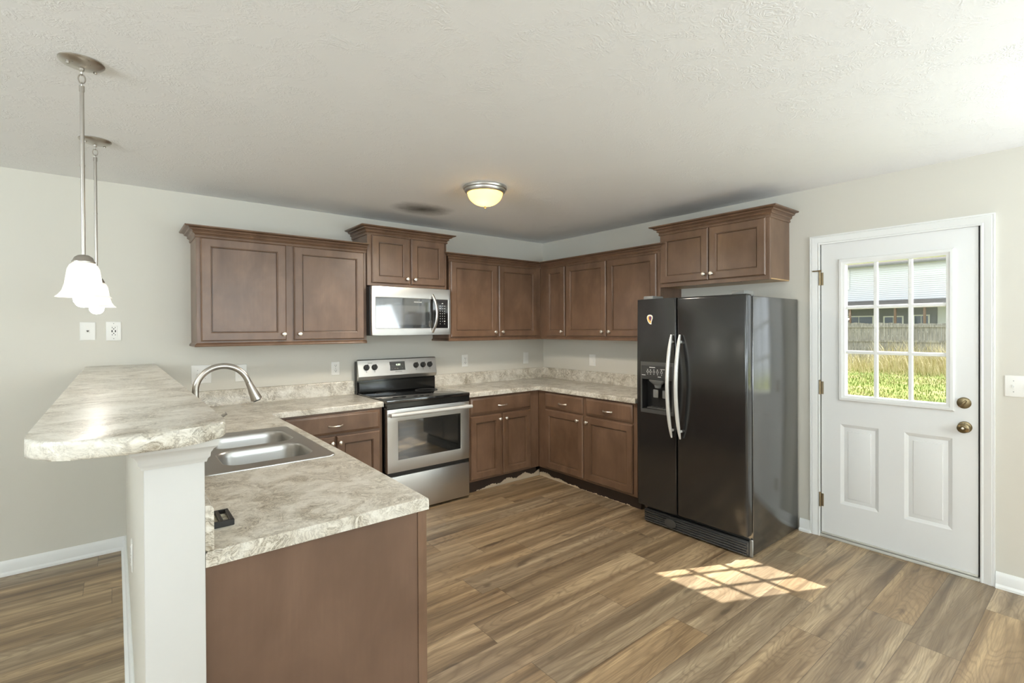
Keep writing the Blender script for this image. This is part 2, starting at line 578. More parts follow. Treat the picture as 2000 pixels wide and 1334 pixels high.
def m_shade(name, c, t=0.55):
    m = bpy.data.materials.new(name); m.use_nodes = True
    nt = m.node_tree
    b = nt.nodes['Principled BSDF']
    b.inputs['Base Color'].default_value = c; b.inputs['Roughness'].default_value = 0.25
    tl = nt.nodes.new('ShaderNodeBsdfTranslucent'); tl.inputs[0].default_value = c
    mx = nt.nodes.new('ShaderNodeMixShader'); mx.inputs[0].default_value = t
    nt.links.new(b.outputs[0], mx.inputs[1]); nt.links.new(tl.outputs[0], mx.inputs[2])
    nt.links.new(mx.outputs[0], nt.nodes['Material Output'].inputs[0])
    return m


SHADE = m_shade('frosted_white_glass', (0.92, 0.91, 0.89, 1), 0.5)
AMBER = m_shade('amber_alabaster_glass', (0.98, 0.84, 0.52, 1), 0.75)

# ---------------------------------------------------------------- room shell
CEIL = 2.44
XL, YF = -8.0, -7.5
T = 0.14
struct(MB().box(XL-T, T, YF-T, T, -0.12, 0.0), 'floor', FLOORM)
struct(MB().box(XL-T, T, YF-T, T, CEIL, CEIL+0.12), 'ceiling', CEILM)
struct(MB().box(XL-T, T, 0, T, 0, CEIL), 'wall_back', WALLP)
# right wall with the openings of the entry door and the patio door
DY0, DY1, DZ = -3.752, -2.908, 2.047
PY0, PY1, PZ = -6.25, -4.43, 2.06
struct(MB().slab([YF, PY0, PY1, DY0, DY1, 0.0], [0, DZ, CEIL], lambda i, j: j == 1 or i in (0, 2, 4), 0.0, T, axes='yzx'), 'wall_right', WALLP)
FW = [(-6.45, -4.75), (-3.05, -1.35)]
struct(MB().slab([XL, FW[0][0], FW[0][1], FW[1][0], FW[1][1], 0], [0, 0.85, 2.15, CEIL], lambda i, j: not (j == 1 and i in (1, 3)), YF-T, YF, axes='xzy'), 'wall_front', WALLP)
struct(MB().slab([YF, -4.55, -2.65, 0], [0, 0.85, 2.15, CEIL], lambda i, j: not (j == 1 and i == 1), XL-T, XL, axes='yzx'), 'wall_left', WALLP)


def window(n, a0, a1, z0, z1, M):
    """double-hung window in the plane x(out of wall -y); M places it"""
    root = bpy.data.objects.new('window_%d' % n, None); col.objects.link(root)
    ROOTM[root.name] = Matrix.Identity(4)
    tag(root, kind='structure')
    f = MB(M)
    for q in ((a0, a0+0.05, z0, z1), (a1-0.05, a1, z0, z1), (a0+0.05, a1-0.05, z0, z0+0.05), (a0+0.05, a1-0.05, z1-0.05, z1), (a0+0.05, a1-0.05, (z0+z1)/2-0.025, (z0+z1)/2+0.025)):
        f.box(q[0], q[1], -0.09, -0.04, q[2], q[3], 0.004)
    f.build('window_frame', TRIMW, root)
    g = MB(M)
    g.box(a0+0.05, a1-0.05, -0.068, -0.064, z0+0.05, z1-0.05)
    g.build('pane', GLASS, root)
    c = MB(M)
    for q in ((a0-0.07, a0, z0-0.07, z1+0.07), (a1, a1+0.07, z0-0.07, z1+0.07), (a0, a1, z1, z1+0.07), (a0, a1, z0-0.04, z0)):
        c.box(q[0], q[1], 0.0, 0.018, q[2], q[3], 0.004)
    c.build('window_casing', TRIMW, root)


MFr = Matrix.Translation((0, YF, 0))
window(1, *FW[0], 0.85, 2.15, MFr)
window(2, *FW[1], 0.85, 2.15, MFr)
MLf = Matrix(((0, 1, 0, XL), (1, 0, 0, 0), (0, 0, 1, 0), (0, 0, 0, 1)))
window(3, -4.55, -2.65, 0.85, 2.15, MLf)

# baseboards
BASEP = [(0, 0), (0.028, 0), (0.027, 0.012), (0.015, 0.022), (0.015, 0.066), (0.009, 0.080), (0.004, 0.086), (0, 0.086)]
HWX0, HWX1, HWY = -3.757, -3.637, -2.775
struct(MB().sweep([(XL, 0, 0), (HWX0, 0, 0)], BASEP, end=(0, -1, 0)), 'baseboard_back', TRIMW)
struct(MB().sweep([(HWX0, 0, 0), (HWX0, HWY, 0)], BASEP, start=(1, 0, 0)), 'baseboard_half', TRIMW)
b = MB()
b.sweep([(0, -2.78, 0), (0, -2.852, 0)], BASEP)
b.sweep([(0, -3.812, 0), (0, PY1+0.07, 0)], BASEP)
b.sweep([(0, PY0-0.07, 0), (0, YF, 0)], BASEP)
struct(b, 'baseboard_right', TRIMW)
struct(MB().sweep([(0, YF, 0), (XL, YF, 0)], BASEP), 'baseboard_front', TRIMW)
struct(MB().sweep([(XL, YF, 0), (XL, 0, 0)], BASEP), 'baseboard_left', TRIMW)

# half wall of the bar with its white end board and moulding
struct(MB().box(HWX0, HWX1, HWY, -0.0005, 0.0, 1.189), 'wall_half', WALLP)
struct(MB().box(HWX0, HWX1+0.002, HWY-0.018, HWY-0.0005, 0.0, 1.150, 0.003), 'trim_2', POSTW)
CAPP = [(0, 0), (0.004, 0), (0.006, 0.008), (0.011, 0.014), (0.012, 0.024), (0.018, 0.034), (0.026, 0.041), (0.028, 0.052), (0.028, 0.058), (0, 0.058)]
yy = HWY-0.018
struct(MB().sweep([(HWX0+0.0, yy+0.014, 1.131), (HWX0+0.0, yy, 1.131), (HWX1+0.002, yy, 1.131), (HWX1+0.002, yy+0.014, 1.131)], CAPP), 'trim_3', POSTW)

# ---------------------------------------------------------------- entry door
door = bpy.data.objects.new('door_1', None); col.objects.link(door)
door.location = (0.0, -3.33, 0.0)
ROOTM[door.name] = Matrix.Translation((0.0, -3.33, 0.0))
tag(door, kind='structure')
MD = Matrix(((0, 1, 0, 0), (-1, 0, 0, 0), (0, 0, 1, 0), (0, 0, 0, 1)))      # local x -> -y, local y -> +x
# in door coordinates u = -y runs 2.92 .. 3.738 left to right, front faces -x
U0, U1, Z0, Z1 = 2.920, 3.738, 0.034, 2.036
G = (3.052, 3.611, 0.985, 1.900)
PN = [(3.037, 3.257, 0.255, 0.802), (3.392, 3.624, 0.255, 0.800)]
lf = MB(MD)
us = sorted({U0, U1, G[0], G[1], *[p[0] for p in PN], *[p[1] for p in PN]})
vs = sorted({Z0, Z1, G[2], G[3], 0.255, 0.801})
def inside(i, j):
    u, v_ = (us[i]+us[i+1])/2, (vs[j]+vs[j+1])/2
    if G[0] < u < G[1] and G[2] < v_ < G[3]: return False
    return not any(p[0] < u < p[1] and 0.255 < v_ < 0.801 for p in PN)
lf.slab(us, vs, inside, 0.045, 0.002, axes='xzy')
for p in PN:
    lf.loft([[(p[0]+i, y, 0.255+i), (p[1]-i, y, 0.255+i), (p[1]-i, y, 0.801-i), (p[0]+i, y, 0.801-i)] for i, y in
             ((0, 0.04), (0, 0.002), (0.006, 0.005), (0.014, 0.0075), (0.020, 0.0115), (0.044, 0.0075), (0.046, 0.0045), (0.048, 0.004))], cap0=True)
leaf = lf.build('door_leaf', DOORW, door, smooth=20)
gf = MB(MD)
gf.loft([[(G[0]-o, y, G[2]-o), (G[1]+o, y, G[2]-o), (G[1]+o, y, G[3]+o), (G[0]-o, y, G[3]+o)] for o, y in
         ((0.024, 0.002), (0.024, -0.006), (0.017, -0.012), (0.004, -0.012), (-0.002, -0.008), (-0.014, -0.006), (-0.016, 0.0), (-0.016, 0.045), (0.0, 0.045))], cap0=False, cap1=False)
for k in (1, 2):
    u = G[0] + 0.006 + (G[1]-G[0]-0.012)*k/3
    gf.panel(u-0.012, u+0.012, G[2], G[3], ((0, 0.021), (0, 0.010), (0.005, 0.003)))
    z = G[2] + 0.006 + (G[3]-G[2]-0.012)*k/3
    gf.panel(G[0], G[1], z-0.012, z+0.012, ((0, 0.021), (0, 0.0105), (0.005, 0.0035)))
gf.build('glazing_frame', TRIMW, door, smooth=25)
MB(MD).box(G[0]-0.002, G[1]+0.002, 0.022, 0.026, G[2]-0.002, G[3]+0.002).build('glass_pane', GLASS, door)
for z in (1.798, 1.038, 0.254):
    h = MB(MD)
    h.tube([(2.914, -0.010, z-0.045), (2.914, -0.010, z+0.045)], 0.007, 10)
    for k in (-0.030, 0.0, 0.030): h.ring((2.914, -0.010, z+k), 0.0072, 0.0008, n=12, m=6)
    h.lathe([(0.003, 0.045), (0.0085, 0.047), (0.0085, 0.051), (0.003, 0.055)], 10, Matrix.Translation((2.914, -0.010, z)), True, True)
    h.box(2.9205, 2.934, -0.002, 0.0015, z-0.044, z+0.044)
    if z > 1.7: h.tube([(2.926, -0.012, z+0.058), (2.900, -0.022, z+0.055), (2.872, -0.02, z+0.056)], 0.0045, 8)
    h.build('hinge', HINGEB, door)
AX = Matrix(((0, 0, 1, 0), (1, 0, 0, 0), (0, 1, 0, 0), (0, 0, 0, 1)))
AXN = Matrix(((0, 0, -1, 0), (-1, 0, 0, 0), (0, 1, 0, 0), (0, 0, 0, 1)))    # lathe axis -> -x
db = MB(Matrix.Translation((0.002, -3.676, 1.016)))
db.lathe([(0.033, 0), (0.033, 0.004), (0.031, 0.007), (0.024, 0.009), (0.008, 0.010), (0.0075, 0.016), (0.001, 0.017)], 28, AXN, True, True)
dbo = db.build('deadbolt', BRASS, door)
tp = MB(Matrix.Translation((-0.012, -3.676, 1.016)) @ Matrix.Rotation(math.radians(38), 4, 'X'))
tp.box(-0.022, 0.0, -0.006, 0.006, -0.020, 0.020, 0.004)
tp.build('thumb_turn', BRASS, dbo)
kn = MB(Matrix.Translation((0.002, -3.680, 0.876)))
kn.lathe([(0.033, 0), (0.033, 0.005), (0.030, 0.009), (0.014, 0.012), (0.012, 0.024), (0.016, 0.031), (0.025, 0.038), (0.0285, 0.048), (0.028, 0.058), (0.022, 0.064), (0.012, 0.066), (0.009, 0.063), (0.0, 0.063)], 28, AXN, True, True)
kno = kn.build('door_knob', BRASS, door)
MB(Matrix.Translation((0.002, -3.680, 0.876))).lathe([(0.006, 0.0635), (0.006, 0.069), (0.0, 0.070)], 12, AXN, True, True).build('lock_button', KNOBM, kno)
sw = MB(MD)
sw.box(U0, U1, -0.006, 0.04, 0.022, 0.0335, 0.002)
sw.box(U0-0.008, U1+0.008, -0.012, 0.13, 0.0, 0.016, 0.003)
sw.build('threshold', m_paint('scuffed_white', srgb(206, 203, 194), 0.5, 0.3), door)
dk = MB(MD)
dk.box(U1+0.0005, U1+0.0085, 0.012, 0.05, 0.02, Z1)
dk.box(U0-0.007, U0-0.0005, 0.014, 0.05, 0.02, Z1)
dk.box(U0-0.007, U1+0.0085, 0.012, 0.05, Z1+0.0005, Z1+0.006)
dk.build('weather_strip', SLOTM, door)
jb = MB(MD)
jb.box(U1+0.009, 3.7515, 0.0, T, 0.0, DZ-0.0005)
jb.box(2.9085, U0-0.0075, 0.0, T, 0.0, DZ-0.0005)
jb.box(2.9085, 3.7515, 0.0, T, Z1+0.0065, DZ-0.0005)
jb.box(3.7095, U1+0.008, 0.052, 0.10, 0.0, Z1); jb.box(U0-0.007, 2.945, 0.052, 0.10, 0.0, Z1); jb.box(2.945, 3.7095, 0.052, 0.10, 1.99, Z1)
jb.build('door_jamb', TRIMW, door)
CAS = [(0, 0), (0, 0.011), (0.008, 0.013), (0.014, 0.010), (0.020, 0.012), (0.040, 0.016), (0.048, 0.0175), (0.052, 0.014), (0.055, 0.017), (0.062, 0.017), (0.062, 0)]
# casing: sweep in the wall plane; out = away from the opening, up = -x (off the wall)
cs = MB()
cs.sweep([(-0.0, -3.748, 0.0), (-0.0, -3.748, 2.028+0.008), (-0.0, -2.914, 2.028+0.008), (-0.0, -2.914, 0.0)], CAS, upv=(-1, 0, 0))
struct(cs, 'trim_1', TRIMW, 25)

# patio door further along the right wall
pd = bpy.data.objects.new('door_2', None); col.objects.link(pd)
ROOTM[pd.name] = Matrix.Identity(4)
tag(pd, kind='structure')
mid = (PY0+PY1)/2
fr_, gl_, = MB(), MB()
for a, b_ in ((PY0+0.03, mid-0.005), (mid+0.005, PY1-0.03)):
    for q in ((a, a+0.11, 0.02, PZ-0.03), (b_-0.11, b_, 0.02, PZ-0.03), (a+0.11, b_-0.11, 0.02, 0.22), (a+0.11, b_-0.11, PZ-0.15, PZ-0.03)):
        fr_.box(0.04, 0.085, q[0], q[1], q[2], q[3], 0.003)
    c_ = (a+b_)/2
    fr_.box(0.05, 0.075, c_-0.011, c_+0.011, 0.22, PZ-0.15)
    for k in range(1, 5): fr_.box(0.051, 0.074, a+0.11, b_-0.11, 0.22+1.69*k/5-0.011, 0.22+1.69*k/5+0.011)
    gl_.box(0.061, 0.064, a+0.1, b_-0.1, 0.2, PZ-0.14)
fr_.box(0.0, T, PY0, PY0+0.03, 0, PZ); fr_.box(0.0, T, PY1-0.03, PY1, 0, PZ); fr_.box(0.0, T, PY0+0.03, PY1-0.03, PZ-0.03, PZ); fr_.box(0, T, PY0+0.03, PY1-0.03, 0, 0.02)
fr_.build('door_frame', TRIMW, pd); gl_.build('glass_pane', GLASS, pd)
cs = MB()
cs.sweep([(0, PY0+0.004, 0), (0, PY0+0.004, PZ), (0, PY1-0.004, PZ), (0, PY1-0.004, 0)], CAS, upv=(-1, 0, 0))
struct(cs, 'trim_4', TRIMW, 25)

# ---------------------------------------------------------------- cabinets
CROWN = [(0.0, -0.014), (0.006, -0.014), (0.009, -0.006), (0.009, 0.000), (0.004, 0.002), (0.010, 0.010), (0.019, 0.015), (0.022, 0.022), (0.016, 0.024), (0.024, 0.032), (0.038, 0.036), (0.041, 0.043), (0.036, 0.045), (0.048, 0.049), (0.062, 0.050), (0.067, 0.054), (0.067, 0.060), (0.0, 0.060)]
RAIL = [(0.0, 0.0), (0.010, 0.0), (0.012, 0.006), (0.010, 0.014), (0.004, 0.020), (0.0, 0.026)]


def knob_mb(x, y, z):
    k = MB(Matrix.Translation((x, y, z)) @ Matrix(((1, 0, 0, 0), (0, 0, -1, 0), (0, 1, 0, 0), (0, 0, 0, 1))))
    k.lathe([(0.008, 0), (0.008, 0.003), (0.0055, 0.006), (0.0055, 0.013), (0.010, 0.017), (0.0155, 0.021), (0.0155, 0.025), (0.011, 0.029), (0.0, 0.031)], 18, None, True, True)
    return k


def pull_mb(x, y, z, w=0.10):
    k = MB()
    pts, rad = [], []
    for i in range(13):
        t = i/12*2-1
        pts.append((x+t*w/2, y-0.026*(1-abs(t)**3.0)-0.0, z))
        rad.append(0.0055 if abs(t) < 0.8 else 0.0075)
    k.tube(pts, rad, 10)
    return k


def door_panel(x0, x1, z0, z1, yf, fwid=0.055):
    return MB().panel(x0, x1, z0, z1, ((0, yf+0.0), (0, yf-0.012), (0.007, yf-0.020), (fwid, yf-0.020), (fwid+0.0015, yf-0.0155), (fwid+0.0055, yf-0.0145), (fwid+0.0075, yf-0.0090), (fwid+0.0085, yf-0.0020), (fwid+0.0115, yf-0.0020), (fwid+0.0125, yf-0.0075)))


def drawer_panel(x0, x1, z0, z1, yf):
    return MB().panel(x0, x1, z0, z1, ((0, yf+0.0), (0, yf-0.010), (0.005, yf-0.014), (0.014, yf-0.016), (0.018, yf-0.020), (0.022, yf-0.020)))


def upper(label, loc, rz, w, d, z0, z1, doors, crown=None, crown_ends=(None, None), rail=None, mid_stile=(), group='dark stained wall cabinets', underside=None):
    """wall cabinet, local x along the wall from its left end, front towards -y, wall at y = 0; z absolute"""
    r = thing('wall_cabinet', label, 'cabinet', (loc[0], loc[1], z0), rz, group)
    L = Matrix.Translation((0, 0, -z0))
    def bl(mb, name, mat, par=None, lab=None):
        mb.bm.transform(L)
        return mb.build(name, mat, par or r, local=True, label=lab, smooth=30 if name == 'knob' else 14)
    c = MB()
    c.box(0, w, -d+0.019, -0.0005, z0+0.012, z1)
    bl(c, 'cabinet_body', CABW)
    f = MB()
    xs = sorted({0.0, w, *[q for dd in doors for q in (dd[0]+0.012, dd[1]-0.012)]})
    f.box(0, w, -d, -d+0.0188, z0, z1, 0.0015, 1)
    bl(f, 'face_frame', CABW)
    if underside:
        u = MB(); u.box(0.002, w-0.002, -d+0.0195, -0.001, z0+0.004, z0+0.0118)
        uo = bl(u, 'underside', MAPLE, lab='pale unstained underside with screw holes')
        for hx in underside:
            hh = MB(); hh.lathe([(0.006, 0), (0.006, 0.001)], 10, Matrix.Translation((hx, -d+0.06, z0+0.0028)), True, True)
            bl(hh, 'screw_hole', SLOTM, uo)
    for x0, x1, a, b_, kx in doors:
        do = bl(door_panel(x0, x1, a, b_, -d-0.0003), 'door', CABW)
        if kx is not None: bl(knob_mb(kx, -d-0.0205, a+0.045), 'knob', KNOBM, do)
    if crown is not None:
        m = MB()
        prof = [(a_, b_) for a_, b_ in CROWN]
        m.sweep([Vector((*p, z1-0.002)) for p in crown], prof, start=crown_ends[0], end=crown_ends[1])
        bl(m, 'crown_moulding', CABW)
    if rail is not None:
        m = MB()
        m.sweep([Vector((*p, z0-0.004)) for p in rail[0]], RAIL, start=rail[1], end=rail[2])
        bl(m, 'light_rail', CABW)
    return r


ZU0, ZU1 = 1.352, 2.100
# paths run right to left so that the moulding lies in front
w = 3.385-2.2145
upper('brown two-door wall cabinet above the sink corner, left of the microwave', (-3.385, 0), 0, w, 0.305, ZU0, ZU1,
      [(0.025, 0.557, 1.385, 2.085, 0.537), (0.611, 1.145, 1.385, 2.085, 0.647)],
      crown=[(0, -0.001), (0, -0.305), (w, -0.305)][:], rail=([(0, -0.001), (0, -0.305), (w, -0.305)], None, None))
w = 2.2135-1.470
upper('raised brown two-door wall cabinet directly above the microwave', (-2.2135, 0), 0, w, 0.325, 1.822, 2.252,
      [(0.036, 0.372, 1.845, 2.240, 0.342), (0.386, 0.718, 1.845, 2.240, 0.416)],
      crown=[(0, -0.001), (0, -0.325), (w, -0.325), (w, -0.001)])
w = 1.435-0.3135
upper('dark brown two-door wall cabinet between the microwave and the room corner', (-1.435, 0), 0, w, 0.310, ZU0, ZU1,
      [(0.012, 0.538, 1.385, 2.085, 0.505), (0.562, 1.060, 1.385, 2.085, 0.595)],
      crown=[(0, -0.001), (0, -0.310), (w, -0.310)], crown_ends=(None, (0, -1, 0)), rail=([(0, -0.001), (0, -0.310), (w, -0.310)], None, (0, -1, 0)))
RB = -PI/2
upper('dark narrow single-door wall cabinet set in the room corner', (0, -0.0005), RB, 0.698, 0.310, ZU0, ZU1,
      [(0.408, 0.688, 1.385, 2.085, 0.655)],
      crown=[(0.310, -0.310), (0.698, -0.310)], crown_ends=((0, 1, 0), None), rail=([(0.310, -0.310), (0.698, -0.310)], (0, 1, 0), None))
upper('dark two-door wall cabinet between the corner and the cabinet over the fridge', (0, -0.6992), RB, 1.1115, 0.310, ZU0, ZU1,
      [(0.012, 0.531, 1.385, 2.085, 0.497), (0.549, 1.083, 1.385, 2.085, 0.582)],
      crown=[(0, -0.310), (1.1115, -0.310), (1.1115, -0.30)], rail=([(0, -0.310), (1.1115, -0.310), (1.1115, -0.001)], None, None))
w = 2.7085-1.812
upper('raised brown two-door wall cabinet mounted over the black fridge', (0, -1.812), RB, w, 0.312, 1.795, 2.240,
      [(0.012, 0.440, 1.826, 2.226, 0.412), (0.446, 0.872, 1.826, 2.226, 0.474)],
      crown=[(0, -0.001), (0, -0.312), (w, -0.312), (w, -0.001)], underside=(0.30, 0.66))


def torn(mb, x0, x1, y, hfun, seed):
    rnd = random.Random(seed)
    n = int((x1-x0)/0.006)
    pts = []
    for i in range(n+1):
        x = x0+(x1-x0)*i/n
        pts.append((x, max(0.0015, hfun((x-x0)/(x1-x0))*(0.75+0.25*math.sin(x*31)) + rnd.uniform(-0.006, 0.006))))
    for (xa, ha), (xb, hb) in zip(pts, pts[1:]):
        mb.loft([[(xa, y, 0.001), (xb, y, 0.001), (xb, y, hb), (xa, y, ha)], [(xa, y-0.0015, 0.001), (xb, y-0.0015, 0.001), (xb, y-0.0015, hb), (xa, y-0.0015, ha)]])


def base(label, loc, rz, w, doors, drawers, x0=0.0, toe=None, tear=None, d=0.600, group='dark stained base cabinets', end=None):
    r = thing('base_cabinet', label, 'cabinet', (loc[0], loc[1], 0), rz, group)
    bl = lambda mb, name, mat, par=None, lab=None: mb.build(name, mat, par or r, local=True, label=lab)
    c = MB()
    if end:
        c.box(0, w, -d+0.019, -0.0005, 0.105, 0.70)
        c.box(0, 0.018, -d+0.019, -0.0005, 0.70, 0.8608); c.box(w-0.018, w, -d+0.019, -0.0005, 0.70, 0.8608)
    else: c.box(0, w, -d+0.019, -0.0005, 0.105, 0.8608)
    bl(c, 'cabinet_body', CABW)
    f = MB(); f.box(x0, w, -d, -d+0.0188, 0.105, 0.8608, 0.0015, 1); bl(f, 'face_frame', CABW)
    t0 = x0 if toe is None else toe
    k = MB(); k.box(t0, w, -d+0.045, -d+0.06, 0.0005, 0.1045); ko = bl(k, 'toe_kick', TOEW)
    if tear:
        m = MB(); torn(m, tear[0], tear[1], -d+0.0448, tear[2], tear[3]); bl(m, 'torn_edge', TORN, ko, 'pale torn strip along the floor')
    for a0, a1, b0, b1, kx in doors:
        do = bl(door_panel(a0, a1, b0, b1, -d-0.0003), 'door', CABW)
        bl(knob_mb(kx, -d-0.0205, b1-0.047), 'knob', KNOBM, do)
    for a0, a1, b0, b1 in drawers:
        do = bl(drawer_panel(a0, a1, b0, b1, -d-0.0003), 'drawer_front', CABW)
        if drawers and end is None: bl(pull_mb((a0+a1)/2, -d-0.0205, 0.760), 'pull_handle', KNOBM, do)
    if end:
        e = MB(); e.box(*end[0]); bl(e, 'end_panel', CABEND, lab='plain brown end panel')
        e = MB(); e.box(*end[1]); bl(e, 'end_stile', CABW)
        e = MB()
        for q in end[2]: e.lathe([(0.0025, 0), (0.0025, 0.0012), (0.0, 0.0018)], 8, Matrix.Translation(q) @ Matrix.Rotation(end[3], 4, 'Y'), True, True)
    return r


DZ0, DZ1, WZ0, WZ1 = 0.700, 0.845, 0.125, 0.682
base('brown one-drawer two-door base cabinet left of the range', (-3.028, 0), 0, 0.814,
     [(0.115, 0.446, WZ0, WZ1, 0.424), (0.460, 0.791, WZ0, WZ1, 0.482)], [(0.115, 0.791, DZ0, DZ1)])
base('dark one-drawer two-door base cabinet right of the range', (-1.410, 0), 0, 0.808,
     [(0.006, 0.335, WZ0, WZ1, 0.345-0.030), (0.361, 0.695, WZ0, WZ1, 0.388)], [(0.006, 0.695, DZ0, DZ1)],
     toe=0.0, tear=(0.10, 0.852, lambda t: 0.012+0.050*min(1, t*1.6), 3))
base('dark two-drawer two-door base cabinet between the corner and the fridge', (0, -0.0005), RB, 1.795,
     [(0.711, 1.209, WZ0, WZ1, 1.155), (1.246, 1.757, WZ0, WZ1, 1.268)], [(0.711, 1.209, DZ0, DZ1), (1.246, 1.757, DZ0, DZ1)],
     x0=0.6005, toe=0.5565, tear=(0.560, 1.70, lambda t: 0.056*max(0, 1-t*1.9)+0.007*max(0, math.sin(t*60)), 5))
# peninsula: faces the kitchen (+x), finished end towards the camera
base('long brown base cabinet under the sink, its plain end panel facing out', (-3.6355, -2.755), PI/2, 2.125,
     [(0.12, 0.62, WZ0, WZ1, 0.57), (0.66, 1.07, WZ0, WZ1, 1.03), (1.085, 1.495, WZ0, WZ1, 1.12)], [(0.12, 0.62, DZ0, DZ1), (0.66, 1.495, DZ0, DZ1)],
     end=((-0.0125, -0.0003, -0.600, -0.0005, 0.0005, 0.8608), (-0.016, -0.0003, -0.632, -0.6006, 0.0005, 0.8608), [], 0))

# ---------------------------------------------------------------- countertops
CZ0, CZ1 = 0.8615, 0.902
ct = thing('countertop', 'speckled stone-look corner countertop between the range and the fridge', 'countertop', (-0.3, -0.3, CZ0), 0, 'stone-look countertops')
xs, ys = [-1.4445, -0.630, -0.0005], [-1.797, -0.630, -0.0005]
m = MB(); m.slab(xs, ys, lambda i, j: not (i == 0 and j == 0), CZ0, CZ1, 0.011, 4); m.build('worktop', STONE, ct)
SPL = [(0, 0), (0.019, 0), (0.019, 0.104), (0.014, 0.1125), (0.006, 0.115), (0, 0.115)]
m = MB(); m.sweep([(-1.4445, -0.0008, CZ1), (-0.0008, -0.0008, CZ1), (-0.0008, -1.797, CZ1)], SPL); m.build('backsplash', STONE, ct)

SX0, SX1, SY0, SY1 = -3.535, -3.075, -2.012, -1.212
ct2 = thing('countertop', 'speckled stone-look countertop holding the sink, wrapping left to the range', 'countertop', (-3.3, -1.6, CZ0), 0, 'stone-look countertops')
xs = [-3.6345, SX0, SX1, -3.005, -2.2075]; ys = [-2.792, SY0, SY1, -0.622, -0.0005]
m = MB()
m.slab(xs, ys, lambda i, j: (i <= 2 or j == 3) and not (i == 1 and j == 1), CZ0, CZ1, 0.011, 4)
m.build('worktop', STONE, ct2)
m = MB(); m.sweep([(-3.6345, -2.789, CZ1), (-3.6345, -0.0008, CZ1), (-2.2075, -0.0008, CZ1)], SPL); m.build('backsplash', STONE, ct2)

# raised bar top with a bowed end
bar = MB()
out = [(-3.960, -0.001)]
A, B_, C_ = Vector((-3.960, -2.800)), Vector((-3.780, -2.902)), Vector((-3.588, -2.800))
out += [(-3.960, -2.74), (-3.9575, -2.772), (-3.950, -2.802), (-3.935, -2.828), (-3.910, -2.849)]
out += [(-3.880, -2.868), (-3.840, -2.885), (-3.79, -2.896), (-3.74, -2.892), (-3.69, -2.877), (-3.645, -2.856), (-3.612, -2.836)]
out += [(-3.598, -2.822), (-3.590, -2.804), (-3.588, -2.78), (-3.588, -0.001)]
bar.prism(out, 1.1905, 1.231, 0.010, 3, True)
tag(bar.build('bar_top', STONE), 'raised stone-look bar top with a bowed end, on the half wall', 'bar top')

# ---------------------------------------------------------------- sink and faucet
sk = thing('kitchen_sink', 'stainless double-bowl drop-in sink in the peninsula countertop', 'sink', (-3.305, -1.612, CZ1))
RZ = CZ1+0.0048
m = MB()
bowls = [(-3.470, -3.110, -1.955, -1.645), (-3.462, -3.100, -1.598, -1.275)]
loops = [rrect(-3.558, -3.052, -2.035, -1.190, 0.03, RZ)] + [rrect(*q, 0.075, RZ, 10) for q in bowls]
edges = []
rings_ = []
for lp in loops:
    vv = [m.v(p) for p in lp]
    rings_.append(vv)
    for i in range(len(vv)): edges.append(m.bm.edges.new((vv[i], vv[(i+1) % len(vv)])))
bmesh.ops.triangle_fill(m.bm, use_beauty=True, use_dissolve=False, edges=edges)
for f in list(m.bm.faces):
    c_ = f.calc_center_median()
    if any(q[0]+0.01 < c_.x < q[1]-0.01 and q[2]+0.01 < c_.y < q[3]-0.01 and all(v in rings_[1+k] for v in f.verts) for k, q in enumerate(bowls)):
        m.bm.faces.remove(f)
m.loft([rrect(-3.561, -3.049, -2.038, -1.187, 0.033, CZ1+0.0003), rrect(-3.5605, -3.0495, -2.0375, -1.1875, 0.0325, CZ1+0.003), rrect(-3.558, -3.052, -2.035, -1.190, 0.03, RZ)], False, False)
m.build('sink_rim', SINKS, sk, smooth=40)
for q in bowls:
    m = MB()
    def rr(i, z, r=0.075): return rrect(q[0]+i, q[1]-i, q[2]+i, q[3]-i, max(r-i*0.3, 0.02), z, 10)
    m.loft([rr(0, RZ), rr(0.004, RZ-0.002), rr(0.008, RZ-0.010), rr(0.012, RZ-0.03), rr(0.020, RZ-0.13), rr(0.028, RZ-0.155), rr(0.05, RZ-0.170), rr(0.10, RZ-0.176)], False, True)
    bo = m.build('sink_bowl', SINKS, sk, smooth=50)
    m = MB(Matrix.Translation(((q[0]+q[1])/2, (q[2]+q[3])/2, RZ-0.1755)))
    m.lathe([(0.044, 0), (0.044, 0.002), (0.036, 0.003), (0.030, -0.002), (0.0, -0.003)], 20, None, False, True)
    m.build('drain', NICKEL, bo)

fa = thing('kitchen_faucet', 'brushed nickel gooseneck pull-down faucet behind the sink', 'faucet', (-3.529, -1.60, RZ))
FX, FYY = -3.529, -1.60
m = MB(Matrix.Translation((FX, FYY, RZ)))
m.lathe([(0.027, 0), (0.027, 0.006), (0.022, 0.012), (0.019, 0.05), (0.0165, 0.055), (0.0165, 0.10), (0.013, 0.112), (0.013, 0.13)], 24, None, True, True)
m.build('faucet_body', NICKEL, fa)
m = MB()
path = [(FX, FYY, RZ+0.11), (FX, FYY, RZ+0.20), (FX, FYY, RZ+0.27)]
R = 0.107
cz_ = RZ+0.28
for k in range(0, 25):
    a = PI - (PI-math.radians(22))*k/24
    path.append((FX+R+R*math.cos(a), FYY, cz_+R*math.sin(a)))
path = path[:3] + path[3:]
ea = math.radians(22)
ex, ez = FX+R+R*math.cos(ea), cz_+R*math.sin(ea)
tx, tz = math.sin(ea), -math.cos(ea)
m.tube(path + [(ex+tx*0.015, FYY, ez+tz*0.015)], 0.0135, 18)
m.build('gooseneck', NICKEL, fa)
m = MB()
hx, hz = ex+tx*0.016, ez+tz*0.016
m.tube([(hx+tx*s_, FYY, hz+tz*s_) for s_ in (0, 0.02, 0.05, 0.085, 0.092, 0.094)], [0.0142, 0.0155, 0.0195, 0.0245, 0.0245, 0.021], 20)
